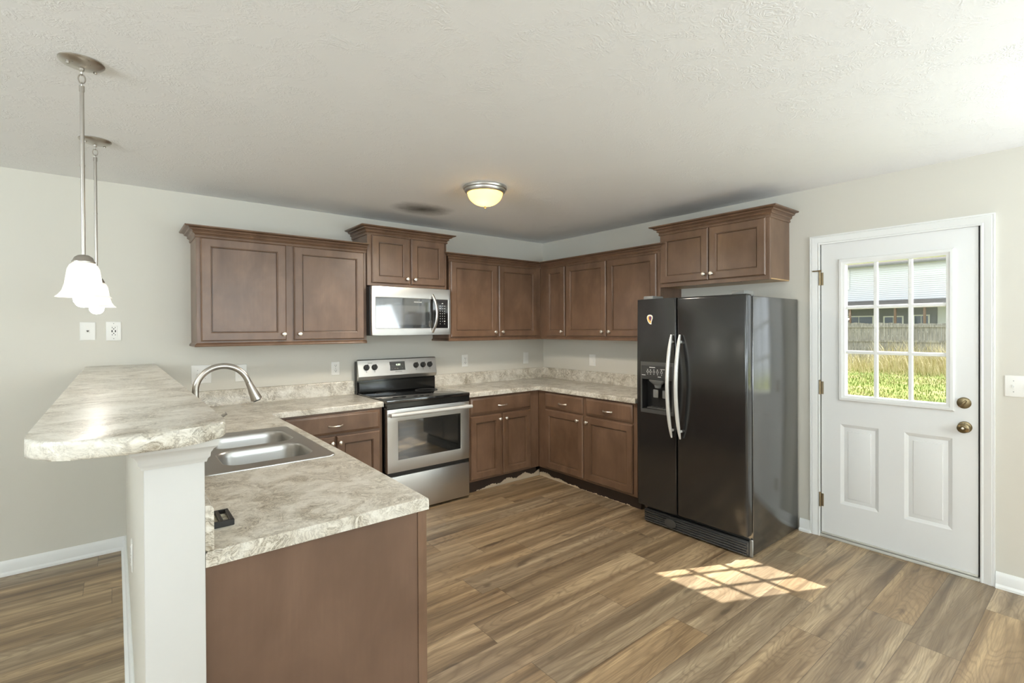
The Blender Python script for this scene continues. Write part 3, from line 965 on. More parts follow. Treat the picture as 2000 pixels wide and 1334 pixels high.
ho = m.build('spray_head', NICKEL, fa)
MB().tube([(hx+tx*0.094, FYY, hz+tz*0.094), (hx+tx*0.099, FYY, hz+tz*0.099)], 0.017, 16).build('nozzle', GREYP, ho)
m = MB()
m.tube([(FX+0.015, FYY, RZ+0.075), (FX+0.03, FYY-0.01, RZ+0.085), (FX+0.070, FYY-0.02, RZ+0.135), (FX+0.115, FYY-0.03, RZ+0.172)], [0.011, 0.009, 0.007, 0.008], 12)
m.build('lever_handle', NICKEL, fa)

tr = thing('sponge_tray', 'small black tray with white ribs on the peninsula counter by the bar wall', 'tray', (-3.58, -2.585, CZ1))
m = MB()
tx0, tx1, ty0, ty1 = -3.6125, -3.546, -2.640, -2.530
for q in ((tx0, tx1, ty0, ty0+0.007), (tx0, tx1, ty1-0.007, ty1), (tx0, tx0+0.007, ty0+0.007, ty1-0.007), (tx1-0.010, tx1, ty0+0.007, ty1-0.007), (-3.582, -3.572, ty0+0.007, ty1-0.007)):
    m.box(q[0], q[1], q[2], q[3], CZ1+0.0003, CZ1+0.018, 0.0015, 1)
m.build('tray_rim', BLACKP, tr)
m = MB(); m.box(tx0+0.006, tx1-0.008, ty0+0.006, ty1-0.006, CZ1+0.0003, CZ1+0.006)
for k in range(1, 5): m.box(tx0+0.006, tx1-0.008, ty0+0.022*k-0.001, ty0+0.022*k+0.001, CZ1+0.006, CZ1+0.010)
m.build('ribbed_insert', m_paint('cream_plastic', srgb(206, 198, 178), 0.5), tr)

# ---------------------------------------------------------------- range
rg = thing('electric_range', 'stainless and black freestanding electric range between base cabinets', 'range', (-1.8265, -0.34, 0))
X0, X1 = -2.2055, -1.4475
m = MB()
m.box(X0, X1, -0.620, -0.012, 0.03, 0.8855, 0.003, 1)
for px in (X0+0.05, X1-0.05):
    for py in (-0.56, -0.08): m.box(px-0.02, px+0.02, py-0.02, py+0.02, 0.0005, 0.031)
m.build('range_body', BLACKE, rg)
m = MB()
m.box(X0, X1, -0.668, -0.086, 0.886, 0.912, 0.004, 2)
ck = m.build('cooktop', BLACKG, rg)
for cx_, cy_, rr_ in ((-2.02, -0.50, 0.10), (-1.63, -0.50, 0.085), (-2.02, -0.23, 0.085), (-1.63, -0.23, 0.10)):
    m = MB(); m.ring((cx_, cy_, 0.9122), rr_, 0.0006, n=36, m=4)
    m.build('burner_ring', GREYP, ck)
m = MB()
m.box(X0+0.001, X1-0.001, -0.664, -0.640, 0.845, 0.8855, 0.002, 1)
m.build('front_lip', BLACKE, rg)
# oven door with window
wx0, wx1, wz0, wz1 = -2.110, -1.540, 0.440, 0.742
m = MB()
m.slab([X0+0.006, wx0, wx1, X1-0.006], [0.346, wz0, wz1, 0.838], lambda i, j: not (i == 1 and j == 1), -0.622, -0.664, 0.004, 2, axes='xzy')
od = m.build('oven_door', STEEL, rg)
m = MB(); m.box(wx0-0.001, wx1+0.001, -0.6605, -0.640, wz0-0.001, wz1+0.001); m.build('oven_window', OVENG, od)
m = MB()
hz_ = 0.800
m.tube([(X0+0.012, -0.716, hz_), (X1-0.012, -0.716, hz_)], 0.016, 16)
for px in (X0+0.03, X1-0.03): m.box(px-0.012, px+0.012, -0.712, -0.662, hz_-0.011, hz_+0.011, 0.003, 1)
m.build('oven_handle', HANDLE, od)
m = MB(); m.box(X0+0.006, X1-0.006, -0.662, -0.622, 0.022, 0.312, 0.004, 2); m.build('storage_drawer', STEEL, rg)
m = MB(); m.box(X0+0.008, X1-0.008, -0.652, -0.6215, 0.3125, 0.3455); m.build('drawer_gap', BLACKP, rg)
# backguard
m = MB(); m.box(X0, X1, -0.060, -0.012, 0.8865, 1.180, 0.003, 1)
m.box(X0+0.012, X1-0.012, -0.085, -0.060, 0.912, 1.005, 0.002, 1)
bg_ = m.build('backguard', BLACKE, rg)
m = MB()
prof = [(-0.0605, 1.196), (-0.066, 1.197), (-0.073, 1.190), (-0.103, 1.052), (-0.101, 1.046), (-0.090, 1.020), (-0.0605, 1.018)]
m.loft([[(X0+0.002, y, z) for y, z in prof], [(X1-0.002, y, z) for y, z in prof]])
cp = m.build('control_panel', STEEL, rg, smooth=25)
tilt = math.atan2(0.030, 0.138)
def on_panel(x, z):
    y = -0.073-(1.190-z)*0.030/0.138
    n_ = Matrix.Translation((x, y, z)) @ Matrix.Rotation(-tilt, 4, 'X')
    return n_ @ FRONT
for kx in (-2.131, -2.058, -1.661, -1.589, -1.519):
    M_ = on_panel(kx, 1.128)
    m = MB(M_)
    m.lathe([(0.026, 0.0003), (0.026, 0.004), (0.024, 0.006), (0.022, 0.020), (0.019, 0.023), (0.0, 0.023)], 24, None, True, True)
    m.M = M_ @ Matrix.Rotation(math.radians(-14), 4, 'Z')
    m.box(-0.005, 0.005, -0.021, 0.024, 0.018, 0.031, 0.002, 1)
    ko = m.build('control_knob', BLACKP, cp)
m = MB(on_panel(-1.843, 1.126)); m.box(-0.074, 0.074, -0.036, 0.044, 0.0003, 0.002, 0.001, 1)
dp = m.build('display', BLACKG, cp)
m = MB(); text_mesh(m, '4:00', 0.026, on_panel(-1.836, 1.140) @ Matrix.Translation((0, 0, 0.0024))); m.build('clock_digits', CLOCK, dp)
m = MB()
for dx, dz_, sw_, sh in ((-0.052, 0.012, 0.016, 0.004), (-0.052, -0.018, 0.014, 0.005), (-0.025, -0.018, 0.018, 0.008), (0.0, -0.018, 0.014, 0.010), (0.045, -0.016, 0.006, 0.006), (0.045, 0.016, 0.004, 0.008)):
    m = MB(on_panel(-1.843+dx, 1.126+dz_)); m.box(-sw_/2, sw_/2, -sh/2, sh/2, 0.002, 0.0024); m.build('button_mark', DPRINT, dp)
m = MB(); text_mesh(m, 'FRIGIDAIRE', 0.013, on_panel(-1.835, 1.078) @ Matrix.Translation((0, 0, 0.0005)), 0.0003); m.build('lettering', DPRINT, cp)
m = MB()
for kx in (-2.131, -2.058, -1.661, -1.589, -1.519):
    m = MB(on_panel(kx, 1.092)); m.box(-0.002, 0.002, -0.007, 0.007, 0.0001, 0.0006); m.build('dial_mark', DPRINT, cp)
m = MB(on_panel(-2.095, 1.166)); m.box(-0.02, 0.02, -0.002, 0.002, 0.0001, 0.0006); m.build('dial_mark', DPRINT, cp)

# ---------------------------------------------------------------- microwave
mw = thing('microwave_oven', 'stainless over-the-range microwave hung under the raised wall cabinet', 'microwave', (-1.8425, -0.2, 1.410))
X0, X1, Y_ = -2.2115, -1.4745, -0.400
m = MB(); m.box(X0-0.001, X1-0.004, -0.372, -0.0008, 1.414, 1.8105, 0.002, 1)
m.box(X0+0.05, X1-0.05, -0.33, -0.05, 1.4085, 1.4145); m.build('microwave_body', BLACKP, mw)
m = MB()
gx0, gx1, gz0, gz1 = -2.173, -1.500, 1.4695, 1.722
m.slab([X0+0.004, gx0, gx1, X1], [1.411, gz0, gz1, 1.8135], lambda i, j: not (i == 1 and j == 1), -0.3725, Y_, 0.005, 3, axes='xzy')
fo = m.build('front_frame', STEEL, mw)
m = MB(); m.box(gx0-0.001, -1.622, Y_+0.0035, -0.38, gz0-0.001, gz1+0.001); wo = m.build('door_glass', OVENG, mw)
m = MB()
for q in ((-2.135, -1.72, 1.6585, 1.6615), (-2.135, -1.72, 1.497, 1.499)): m.box(q[0], q[1], Y_+0.0030, Y_+0.0036, q[2], q[3])
m.box(-2.13, -1.725, Y_+0.0031, Y_+0.0036, 1.5, 1.658)
m.build('viewing_mesh', Mat('grey_mesh_screen', (0.075, 0.074, 0.07, 1), 0.06, IOR=2.6).m, wo)
m = MB(); text_mesh(m, 'FRIGIDAIRE', 0.015, Matrix.Translation((-1.795, Y_+0.0032, 1.692)) @ FRONT, 0.0003); m.build('lettering', PRINT, wo)
m = MB(); m.box(-1.6215, gx1+0.001, Y_+0.0035, -0.38, gz0-0.001, gz1+0.001); po = m.build('control_panel', BLACKG, mw)
m = MB(); rnd = random.Random(4)
for r_ in range(8):
    for c_ in range(3):
        if r_ == 7 and c_ == 1: continue
        cx_, cz2 = -1.578+0.022*c_, 1.665-0.0225*r_
        ww, hh_ = (0.013, 0.003) if r_ < 2 else (0.004, 0.007)
        if r_ == 6 and c_ == 2: ww = 0.014
        m.box(cx_-ww/2, cx_+ww/2, Y_+0.0030, Y_+0.0036, cz2-hh_/2, cz2+hh_/2)
m.box(-1.562, -1.549, Y_+0.003, Y_+0.0036, 1.684, 1.691)
m.build('keypad_lettering', PRINT, po)
m = MB()
hx_ = -1.648
pts = [(hx_-0.010+0.0*k, Y_-0.002, 1.765) for k in (0,)]
pts = []
for k in range(17):
    t = k/16*2-1
    pts.append((hx_+0.020*(1-t*t)-0.010, Y_-0.001-0.046*(1-abs(t)**2.2), 1.598+t*0.165))
m.tube(pts, [0.010]*17, 14, True, 1.35)
m.build('door_handle', STEEL, mw)

# ---------------------------------------------------------------- refrigerator
rf = thing('refrigerator', 'black side-by-side refrigerator with silver handles beside the white door', 'refrigerator', (-0.36, -2.355, 0))
FY0, FY1 = -2.775, -1.942
m = MB(); m.box(-0.698, -0.022, FY0, FY1, 0.012, 1.662, 0.006, 2)
for py in (FY0+0.06, FY1-0.06):
    for px in (-0.62, -0.10): m.box(px-0.025, px+0.025, py-0.02, py+0.02, 0.0005, 0.0125)
m.build('fridge_body', FRSIDE, rf)
SEAM = -2.268
m = MB(); m.box(-0.774, -0.7035, FY0+0.002, SEAM-0.004, 0.142, 1.674, 0.014, 4); rd = m.build('fridge_door', FRDOOR, rf)
dy0, dy1, dz0, dz1 = -2.238, -1.972, 0.862, 1.085
m = MB()
m.slab([SEAM+0.004, dy0, dy1, FY1+0.012], [0.142, dz0, dz1, 1.674], lambda i, j: not (i == 1 and j == 1), -0.7035, -0.774, 0.012, 4, axes='yzx')
ld = m.build('freezer_door', FRDOOR, rf)
m = MB()
m.slab([dy0-0.008, dy0+0.004, dy1-0.004, dy1+0.008], [0.836, dz0+0.002, dz1+0.0, 1.212], lambda i, j: not (i == 1 and j == 1), -0.770, -0.7785, 0.004, 2, axes='yzx')
di = m.build('dispenser_frame', GREYP, ld)
m = MB()
m.box(-0.7045, -0.7036, dy0, dy1, dz0, dz1)
for q in ((dy0, dy0+0.003, dz0, dz1), (dy1-0.003, dy1, dz0, dz1), (dy0, dy1, dz0, dz0+0.003), (dy0, dy1, dz1-0.003, dz1)): m.box(-0.770, -0.704, *q)
m.build('dispenser_recess', BLACKP, di)
cy_ = (dy0+dy1)/2
m = MB(Matrix.Translation((-0.742, cy_+0.012, dz1-0.034)))
m.lathe([(0.022, -0.03), (0.028, -0.008), (0.062, 0.020), (0.066, 0.030)], 20, None, True, True)
m.build('ice_chute', MIDG, di)
for s_ in (0.035, -0.045):
    m = MB(); m.box(-0.742, -0.732, cy_+s_-0.022, cy_+s_+0.022, dz0+0.085, dz0+0.145, 0.006, 2); m.build('dispenser_paddle', MIDG, di)
m = MB(); m.box(-0.768, -0.706, dy0+0.012, dy1-0.040, dz0+0.003, dz0+0.016, 0.004, 2)
for k in range(6): m.box(-0.766, -0.708, dy0+0.03+0.03*k, dy0+0.033+0.03*k, dz0+0.016, dz0+0.019)
m.build('drip_tray', GREYP, di)
m = MB(); m.box(-0.7805, -0.778, dy0+0.0, dy1-0.002, 1.092, 1.185, 0.001, 1); pn = m.build('touch_panel', Mat('panel_grey', (0.045, 0.044, 0.042, 1), 0.3).m, di)
m = MB()
m.box(-0.7812, -0.7803, -2.095, -2.045, 1.170, 1.175)
for k, yy_ in enumerate((-2.03, -2.055, -2.085, -2.115, -2.15)):
    m.ring((-0.7807, yy_, 1.140), 0.008, 0.0012, 'X', 14, 5)
    m.box(-0.7812, -0.7803, yy_-0.004, yy_+0.004, 1.154, 1.158)
    m.box(-0.7812, -0.7803, yy_-0.003, yy_+0.003, 1.120, 1.124)
m.box(-0.7812, -0.7803, -2.178, -2.140, 1.160, 1.163)
m.box(-0.7812, -0.7803, -2.01, -1.978, 1.112, 1.116)
m.box(-0.7812, -0.7803, -2.145, -2.118, 1.104, 1.108)
m.build('panel_lettering', PRINT, pn)
for ye, par in ((-2.238, ld), (-2.306, rd)):
    m = MB(); pts, rad = [], []
    for k in range(25):
        t = k/24*2-1
        pts.append((-0.789-0.052*(1-t*t), ye, 1.051+t*0.362))
        rad.append(0.0135*(1-0.55*abs(t)**6))
    m.tube(pts, rad, 14, True, 1.0)
    for t in (-0.86, 0.86): m.tube([(-0.7735, ye, 1.051+t*0.362), (-0.802, ye, 1.051+t*0.362)], 0.009, 10)
    m.build('door_handle', HANDLE, par)
# toe grille with ribs and a badge
m = MB(); m.box(-0.722, -0.700, FY0+0.022, FY1-0.012, 0.006, 0.098, 0.004, 2)
for k in range(5): m.box(-0.736, -0.721, FY0+0.030, FY1-0.020, 0.013+0.0170*k, 0.0215+0.0170*k, 0.003, 2)
go = m.build('toe_grille', GREYP, rf)
m = MB(Matrix.Translation((-0.737, -2.19, 0.055)) @ AXN); m.M = m.M @ Matrix.Diagonal((1.5, 1, 1, 1))
m.lathe([(0.032, 0), (0.032, 0.003), (0.026, 0.005), (0.0, 0.005)], 24, None, True, True)
m.build('grille_badge', GREYP, go)
for y0_, y1_ in ((FY0+0.03, FY0+0.115), (FY1-0.115, FY1-0.03)):
    m = MB(); m.box(-0.752, -0.62, y0_, y1_, 1.6625, 1.698, 0.006, 2)
    m.build('hinge_cover', MIDG, rf)
m = MB(); m.box(-0.714, -0.698, FY0+0.0005, FY0+0.020, 0.004, 0.112, 0.004, 2); m.build('corner_foot', MIDG, rf)

mg = thing('fridge_magnet', 'small purple and gold shield-shaped magnet on the freezer door', 'magnet', (-0.7742, -2.048, 1.49))
def shield(mb, s_, x0_, x1_, dy=0, dz=0):
    base_ = [(-0.022, 0.024), (-0.012, 0.031), (0.0, 0.034), (0.014, 0.032), (0.024, 0.022), (0.026, 0.008), (0.020, -0.012), (0.008, -0.030), (-0.004, -0.037), (-0.014, -0.036), (-0.013, -0.024), (-0.018, -0.008), (-0.024, 0.008)]
    mb.loft([[(x, -2.048+dy+a_*s_, 1.525+dz+b_*s_) for a_, b_ in base_] for x in (x0_, x1_)])
m = MB(); shield(m, 1.0, -0.7744, -0.7775); m.build('magnet_base', WHITEP, mg)
m = MB(); shield(m, 0.76, -0.7776, -0.7782); m.build('gold_field', Mat('gold_print', srgb(226, 182, 84), 0.4).m, mg)
m = MB(); shield(m, 0.46, -0.7783, -0.7788, -0.004, 0.006); m.build('purple_field', Mat('purple_print', srgb(92, 52, 104), 0.4).m, mg)

# ---------------------------------------------------------------- lamps
def pendant(label, x, y):
    p = thing('pendant_light', label, 'pendant light', (x, y, CEIL), 0, 'bell pendants over the bar')
    m = MB(Matrix.Translation((x, y, CEIL)))
    m.lathe([(0.066, -0.0005), (0.066, -0.004), (0.060, -0.010), (0.042, -0.018), (0.020, -0.023), (0.008, -0.025), (0.007, -0.034), (0.0, -0.034)], 32, None, True, True)
    ca = m.build('canopy', NICKEL, p)
    for a in (0.5, 0.5+PI):
        m = MB(Matrix.Translation((x+0.042*math.cos(a), y+0.042*math.sin(a), CEIL-0.0165)))
        m.lathe([(0.0045, 0), (0.006, -0.004), (0.005, -0.008), (0.0, -0.010)], 10, None, True, True); m.build('screw', NICKEL, ca)
    m = MB(); m.ring((x, y, CEIL-0.040), 0.009, 0.0022, 'X', 16, 6, 1.0, 1.0); m.build('loop', NICKEL, p)
    m = MB(); m.ring((x, y, CEIL-0.062), 0.0095, 0.0022, 'Y', 18, 6, 1.0, 1.75); m.build('chain_link', NICKEL, p)
    m = MB(); m.ring((x, y, CEIL-0.084), 0.008, 0.0022, 'X', 16, 6, 1.0, 1.0); m.build('loop', NICKEL, p)
    m = MB(); m.tube([(x, y, CEIL-0.090), (x, y, 1.728)], 0.0062, 14)
    m.tube([(x, y, CEIL-0.088), (x, y, CEIL-0.108)], 0.0080, 14); m.tube([(x, y, 2.06), (x, y, 2.066)], 0.0075, 14)
    m.build('rod', NICKEL, p)
    m = MB(Matrix.Translation((x, y, 0)))
    m.lathe([(0.007, 1.738), (0.016, 1.736), (0.026, 1.728), (0.031, 1.716), (0.0335, 1.713), (0.0335, 1.708), (0.02, 1.706)], 28, None, True, True)
    m.build('cap', NICKEL, p)
    m = MB(Matrix.Translation((x, y, 0)))
    o = [(0.030, 1.707), (0.039, 1.700), (0.0455, 1.685), (0.049, 1.660), (0.053, 1.630), (0.060, 1.606), (0.070, 1.592), (0.0795, 1.583)]
    i_ = [(0.0765, 1.5835), (0.067, 1.594), (0.057, 1.608), (0.050, 1.631), (0.046, 1.660), (0.0425, 1.684), (0.036, 1.697), (0.028, 1.703)]
    m.lathe(o+i_, 40); m.build('glass_shade', SHADE, p, smooth=60)
    m = MB(Matrix.Translation((x, y, 0)))
    m.lathe([(0.012, 1.672), (0.014, 1.650), (0.020, 1.628), (0.028, 1.604), (0.031, 1.584), (0.0285, 1.566), (0.020, 1.553), (0.010, 1.5475), (0.0, 1.546)], 24, None, True, True)
    m.build('bulb', BULBM, p)
    m = MB(Matrix.Translation((x, y, 0))); m.lathe([(0.013, 1.705), (0.013, 1.673)], 16, None, True, True); m.build('socket', WHITEP, p)


pendant('nearer bell-shaped glass pendant hanging over the bar top end', -3.893, -1.846)
pendant('farther bell-shaped glass pendant hanging by the back wall', -3.878, -0.894)

LX, LY = -1.828, -1.452
cl = thing('ceiling_light', 'flush-mount ceiling light with glowing amber glass bowl', 'ceiling light', (LX, LY, CEIL))
m = MB(Matrix.Translation((LX, LY, CEIL)))
m.lathe([(0.150, -0.0005), (0.152, -0.008), (0.148, -0.018), (0.141, -0.022), (0.140, -0.032), (0.132, -0.042), (0.128, -0.046), (0.122, -0.046), (0.122, -0.030), (0.10, -0.012), (0.0, -0.010)], 48, None, True, False)
m.build('mounting_ring', STEEL, cl)
m = MB(Matrix.Translation((LX, LY, CEIL)))
o = [(0.121*math.cos(a), -0.040-0.092*math.sin(a)) for a in [PI/2*k/12 for k in range(13)]]
i_ = [(max(0.0, r_-0.003), z_+0.003) for r_, z_ in o[::-1]]
m.lathe(o[:-1]+[(0.001, o[-1][1])]+[(0.001, o[-1][1]+0.003)]+i_[1:], 40)
m.build('glass_bowl', AMBER, cl, smooth=60)
for a in (0.6, 0.6+PI):
    m = MB(Matrix.Translation((LX+0.045*math.cos(a), LY+0.045*math.sin(a), CEIL-0.070)))
    m.lathe([(0.0, 0.034), (0.016, 0.026), (0.024, 0.0), (0.016, -0.020), (0.0, -0.026)], 16, None, True, True); m.build('bulb', WBULB, cl)
m = MB(Matrix.Translation((LX, LY, CEIL-0.132))); m.lathe([(0.007, 0.0), (0.009, -0.004), (0.005, -0.010), (0.006, -0.015), (0.0, -0.020)], 12, None, True, True); m.build('finial', NICKEL, cl)

sp = light('ceiling_lamp_light', 'SPOT', (LX, LY, CEIL-0.155), 82, (1.0, 0.92, 0.80), (0, 0, 0), spot_size=math.radians(172), spot_blend=0.6, shadow_soft_size=0.11)

# ---------------------------------------------------------------- wall plates
PL_A = Matrix.Identity(4)
PL_B = Matrix(((0, 1, 0, 0), (-1, 0, 0, 0), (0, 0, 1, 0), (0, 0, 0, 1)))     # local x -> -y, local -y -> -x
PL_H = Matrix(((0, 1, 0, HWX0), (-1, 0, 0, 0), (0, 0, 1, 0), (0, 0, 0, 1)))


def plate(name, label, cat, u0, u1, z0, z1, M, kind, group=None):
    cu, cz2 = (u0+u1)/2, (z0+z1)/2
    loc = M @ Vector((cu, 0, z0))
    p = thing(name, label, cat, loc, 0, group)
    m = MB(M); m.panel(u0, u1, z0, z1, ((0, -0.0005), (0, -0.003), (0.003, -0.0055), (0.006, -0.006)))
    m.build('cover_plate', WHITEP, p)
    class Each:
        def __init__(self, nm, mat): self.nm, self.mat = nm, mat
        def box(self, *a): q = MB(M); q.box(*a); q.build(self.nm, self.mat, p)
        def loft(self, *a): q = MB(M); q.loft(*a); q.build('toggle', self.mat, p)
    f = Each('switch_face' if 'toggle' in kind or kind == 'decora' else 'socket_face', WHITEP)
    d = Each('screw' if 'toggle' in kind else 'slot', MIDG if 'toggle' in kind else SLOTM)
    if kind == 'duplex':
        for s_ in (1, -1):
            c_ = cz2+s_*0.0215
            f.box(cu-0.0165, cu+0.0165, -0.0075, -0.005, c_-0.014, c_+0.014, 0.001, 1)
            for q in (-0.0065, 0.0065): d.box(cu+q-0.0016, cu+q+0.0016, -0.0079, -0.0074, c_+0.001, c_+0.009)
            d.box(cu-0.003, cu+0.003, -0.0079, -0.0074, c_-0.009, c_-0.004)
        d.box(cu-0.002, cu+0.002, -0.0064, -0.0058, cz2-0.002, cz2+0.002)
    elif kind == 'usb':
        f.box(cu-0.019, cu+0.019, -0.0075, -0.005, cz2-0.036, cz2+0.036, 0.001, 1)
        for s_ in (1, -1):
            for q in (-0.0075, 0.0075): d.box(cu+q-0.0015, cu+q+0.0015, -0.0079, -0.0074, cz2+s_*0.024-0.004, cz2+s_*0.024+0.004)
            d.box(cu-0.003, cu+0.003, -0.0079, -0.0074, cz2+s_*0.0145-0.003, cz2+s_*0.0145+0.003)
            d.box(cu+s_*0.0085-0.003, cu+s_*0.0085+0.003, -0.0079, -0.0074, cz2-0.007, cz2+0.007)
            d.box(cu-0.002, cu+0.002, -0.0064, -0.0058, cz2+s_*0.050-0.002, cz2+s_*0.050+0.002)
    elif kind == 'phone':
        f.box(cu-0.011, cu+0.011, -0.0075, -0.005, cz2-0.011, cz2+0.011, 0.001, 1)
        d.box(cu-0.006, cu+0.006, -0.0079, -0.0074, cz2-0.001, cz2+0.006); d.box(cu-0.003, cu+0.003, -0.0079, -0.0074, cz2-0.005, cz2-0.001)
    elif kind == 'decora':
        f.box(cu-0.0165, cu+0.0165, -0.0085, -0.005, cz2-0.033, cz2+0.033, 0.002, 1)
    elif kind in ('toggle', 'toggle2'):
        for c_ in ((cu,) if kind == 'toggle' else (cu-0.023, cu+0.023)):
            f.box(c_-0.005, c_+0.005, -0.0075, -0.005, cz2-0.012, cz2+0.012)
            f.loft([[(c_-0.004, -0.007, cz2-0.004), (c_+0.004, -0.007, cz2-0.004), (c_+0.004, -0.007, cz2+0.008), (c_-0.004, -0.007, cz2+0.008)],
                    [(c_-0.003, -0.018, cz2-0.009), (c_+0.003, -0.018, cz2-0.009), (c_+0.003, -0.018, cz2-0.004), (c_-0.003, -0.018, cz2-0.004)]])
            for s_ in (1, -1): d.box(c_-0.002, c_+0.002, -0.0064, -0.0058, cz2+s_*0.030-0.002, cz2+s_*0.030+0.002)


plate('phone_jack_plate', 'white phone jack plate on the wall below the pendants', 'phone jack', -3.980, -3.903, 1.398, 1.516, PL_A, 'phone')
plate('electrical_outlet', 'white outlet with dark charging ports, right of the phone jack', 'outlet', -3.852, -3.773, 1.394, 1.520, PL_A, 'usb')
plate('switch_plate', 'wide white switch plate half hidden behind the faucet neck', 'switch plate', -3.388, -3.264, 1.073, 1.207, PL_A, 'toggle2')
plate('switch_plate', 'white plate on the wall under the faucet curve by its spray head', 'switch plate', -3.112, -3.033, 1.070, 1.200, PL_A, 'decora')
plate('electrical_outlet', 'white duplex outlet on the wall just left of the range', 'outlet', -2.400, -2.331, 1.074, 1.187, PL_A, 'duplex')
plate('electrical_outlet', 'white duplex outlet on the wall just right of the range', 'outlet', -1.103, -1.032, 1.076, 1.199, PL_A, 'duplex')
plate('switch_plate', 'white plate on the back wall close to the room corner', 'switch plate', -0.297, -0.226, 1.070, 1.196, PL_A, 'decora')
plate('switch_plate', 'white plate above the corner counter on the fridge wall', 'switch plate', 0.722, 0.808, 1.072, 1.190, PL_B, 'decora')
plate('light_switch', 'white toggle switch plate right of the entry door', 'light switch', 3.846, 3.966, 1.072, 1.190, PL_B, 'toggle2')
plate('electrical_outlet', 'white outlet low on the outer side of the bar half wall', 'outlet', 1.66, 1.735, 0.490, 0.605, PL_H, 'duplex')

# ---------------------------------------------------------------- outside
def m_lawn():
    M = Mat('lawn_ground', srgb(150, 160, 70), 0.9)
    v = M.coord()
    n = M.noise(v, 0.7, 6, 0.65)
    n2 = M.noise(v, 9.0, 4, 0.6)
    c = M.ramp(n, [(0.32, srgb(100, 120, 40)), (0.48, srgb(124, 134, 54)), (0.58, srgb(150, 142, 86)), (0.72, srgb(162, 150, 104))])
    c = M.mix(M.math('MULTIPLY', n2, 0.5), c, srgb(88, 102, 34))
    M.to('Base Color', c)
    M.bump(n2, 0.6, 0.05)
    return M.m


GZ = -0.20
struct(MB().box(T+0.01, 70, -40, 45, GZ-0.2, GZ), 'ground', m_lawn())


def blades(m, region, n, h, seed, w=0.012):
    rnd = random.Random(seed)
    for _ in range(n):
        x, y = region(rnd)
        hh = h*rnd.uniform(0.4, 1.3); a = rnd.uniform(0, 2*PI); ln = rnd.uniform(0.1, 0.7)*hh
        dx, dy = math.cos(a), math.sin(a); ww = w*rnd.uniform(0.6, 1.3)
        px, py = -dy*ww, dx*ww
        m.poly([(x-px, y-py, GZ-0.01), (x+px, y+py, GZ-0.01), (x+dx*ln*0.4+px*0.6, y+dy*ln*0.4+py*0.6, GZ+hh*0.65), (x+dx*ln, y+dy*ln, GZ+hh), (x+dx*ln*0.4-px*0.6, y+dy*ln*0.4-py*0.6, GZ+hh*0.65)])


def m_blade(name, a, b_):
    M = Mat(name, a, 0.7)
    M.to('Base Color', M.ramp(M.noise(M.coord(), 2.2, 3), [(0.35, a), (0.65, b_)]))
    M.set('Subsurface Weight', 0.0)
    return M.m


def reg(x0, x1):
    def f(r):
        x = r.uniform(x0, x1)
        c_ = (x+3.8)*0.335-4.26
        return x, c_+r.uniform(-0.30, 0.36)*(x+6)
    return f


gm = MB()
blades(gm, reg(8.5, 19.0), 16000, 0.07, 1, 0.010)
gm.mi = 1
blades(gm, lambda r: (lambda x: (x, (x+3.8)*0.335-4.26+(-0.36+0.52*r.random()**1.5)*(x+6)))(r.uniform(17.0, 21.0)), 6500, 0.62, 2, 0.008)
blades(gm, lambda r: (lambda x: (x, (x+3.8)*0.335-4.26+(-0.40+0.34*r.random()**1.3)*(x+6)))(r.uniform(18.6, 20.6)), 3200, 1.0, 7, 0.007)
gm.mi = 2
blades(gm, reg(6.5, 11.0), 4200, 0.08, 3, 0.009)
blades(gm, reg(13.0, 20.8), 3000, 0.16, 4, 0.009)
tag(gm.build('yard_grass', [m_blade('green_blades', srgb(104, 124, 40), srgb(132, 144, 62)), m_blade('straw_blades', srgb(166, 154, 104), srgb(204, 192, 150)), m_blade('pale_blades', srgb(150, 142, 88), srgb(176, 166, 116))], smooth=0),
    'green and straw-coloured grass growing between the door and the fence', 'grass', kind='stuff')


def m_fence():
    M = Mat('weathered_fence_wood', srgb(128, 120, 100), 0.9)
    n = M.noise(M.coord((6, 6, 0.8)), 3.0, 5, 0.65)
    M.to('Base Color', M.ramp(n, [(0.3, srgb(110, 108, 100)), (0.5, srgb(148, 145, 136)), (0.7, srgb(176, 172, 162))]))
    return M.m


FEN = m_fence()
fe = thing('wood_fence', 'weathered grey wooden picket fence across the yard outside', 'fence', (22, 2, GZ))
m = MB(); rnd = random.Random(8)
y = -12.0
while y < 20:
    h = rnd.uniform(-0.03, 0.03)
    m.box(22.0, 22.02, y, y+0.135, GZ+0.03, 1.60+h+max(0, (y-1.0))*0.02)
    y += 0.148
m.build('pickets', FEN, fe, smooth=0)
for z in (0.15, 0.85, 1.48):
    m = MB(); m.box(21.955, 21.999, -12, 20, z-0.045, z+0.045); m.build('rail', FEN, fe)
yy_ = -12
while yy_ <= 20:
    m = MB(); m.box(21.90, 21.954, yy_-0.05, yy_+0.05, GZ, 1.56); m.build('post', FEN, fe); yy_ += 2.67

def m_siding():
    M = Mat('white_vinyl_siding', srgb(226, 228, 230), 0.5)
    return M.m


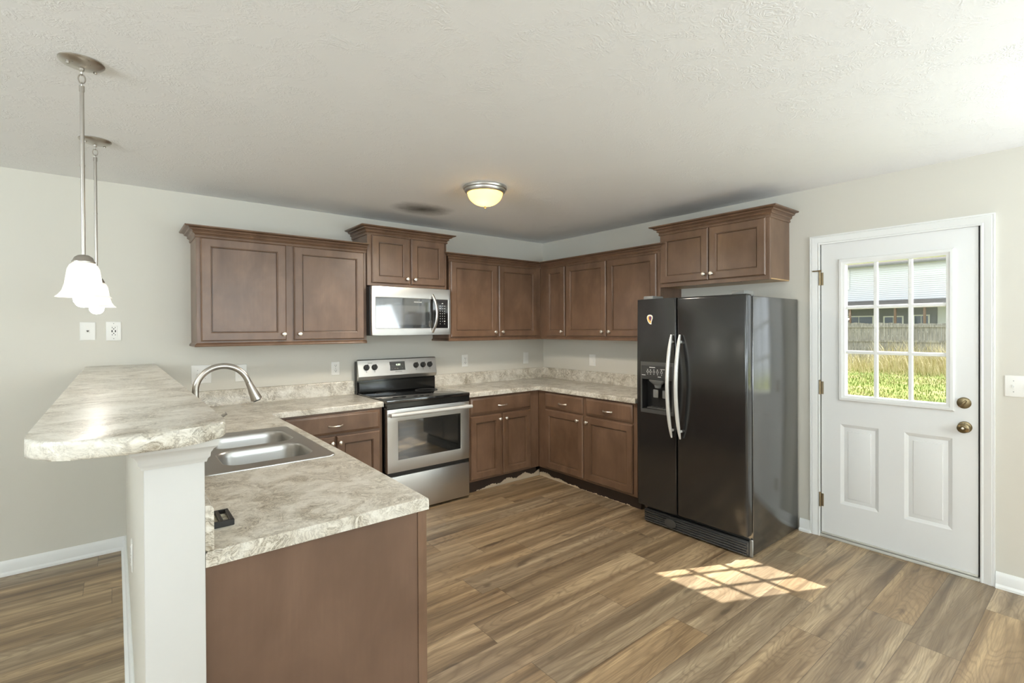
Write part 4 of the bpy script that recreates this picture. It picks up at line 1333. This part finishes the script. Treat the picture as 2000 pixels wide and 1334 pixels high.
SID = m_siding()
ho_ = thing('house', 'white sided two-storey house beyond the fence', 'house', (40, 5, GZ))
HX = 36.0
m = MB()
z = 2.9
while z < 5.45:
    m.loft([[(HX, -10, z), (HX-0.05, -10, z), (HX-0.008, -10, z+0.13), (HX, -10, z+0.13)], [(HX, 20, z), (HX-0.05, 20, z), (HX-0.008, 20, z+0.13), (HX, 20, z+0.13)]])
    z += 0.13
z = GZ
while z < 2.75:
    m.loft([[(HX, -10, z), (HX-0.028, -10, z), (HX-0.008, -10, z+0.13), (HX, -10, z+0.13)], [(HX, 3.15, z), (HX-0.028, 3.15, z), (HX-0.008, 3.15, z+0.13), (HX, 3.15, z+0.13)]])
    z += 0.13
m.box(HX, HX+9, -10, 20, GZ, 5.6)
m.build('siding', SID, ho_, smooth=0)
ROOFM = m_paint('roof_shingles', srgb(96, 92, 88), 0.9, 0.4)
m = MB(); m.loft([[(HX-0.32, yv, 5.58), (HX-0.32, yv, 5.70), (HX+4.5, yv, 8.2), (HX+9.32, yv, 5.70), (HX+9.32, yv, 5.58)] for yv in (-10.4, 20.4)]); m.build('roof', ROOFM, ho_, smooth=0)
m = MB(); m.box(HX-0.42, HX-0.321, -10.4, 20.4, 5.54, 5.68, 0.02, 2); m.build('gutter', MIDG, ho_)
m = MB(); m.loft([[(HX-2.6, yv, 2.62), (HX-2.6, yv, 2.78), (HX-0.03, yv, 3.24), (HX-0.03, yv, 3.1)] for yv in (1.2, 14)]); m.build('porch_roof', ROOFM, ho_, smooth=0)
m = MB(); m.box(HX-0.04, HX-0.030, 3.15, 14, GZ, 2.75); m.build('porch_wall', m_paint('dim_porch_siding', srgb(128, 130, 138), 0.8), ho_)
for yv in (3.3, 4.75, 7.2, 9.8):
    m = MB(); m.box(HX-2.5, HX-2.38, yv-0.06, yv+0.06, GZ, 2.62); m.build('porch_post', m_paint('porch_post_wood', srgb(120, 96, 78), 0.8), ho_)
WGL = Mat('dark_window_glass', (0.10, 0.13, 0.18, 1), 0.08).m
for (ya, yb, za, zb) in ((8.05, 9.0, 4.15, 5.40), (-3.0, -2.0, 4.15, 5.40), (6.6, 8.2, 0.1, 2.15), (4.95, 5.9, 0.9, 2.1), (3.6, 4.3, 0.1, 2.15)):
    m = MB()
    for q in ((ya-0.08, ya, za-0.08, zb+0.08), (yb, yb+0.08, za-0.08, zb+0.08), (ya, yb, za-0.08, za), (ya, yb, zb, zb+0.08), (ya, yb, (za+zb)/2-0.03, (za+zb)/2+0.03), ((ya+yb)/2-0.015, (ya+yb)/2+0.015, za, zb)):
        m.box(HX-0.10, HX-0.045, *q)
    wf = m.build('window', TRIMW, ho_)
    m = MB(); m.box(HX-0.07, HX-0.0455, ya, yb, za, zb); m.build('pane', WGL, wf)
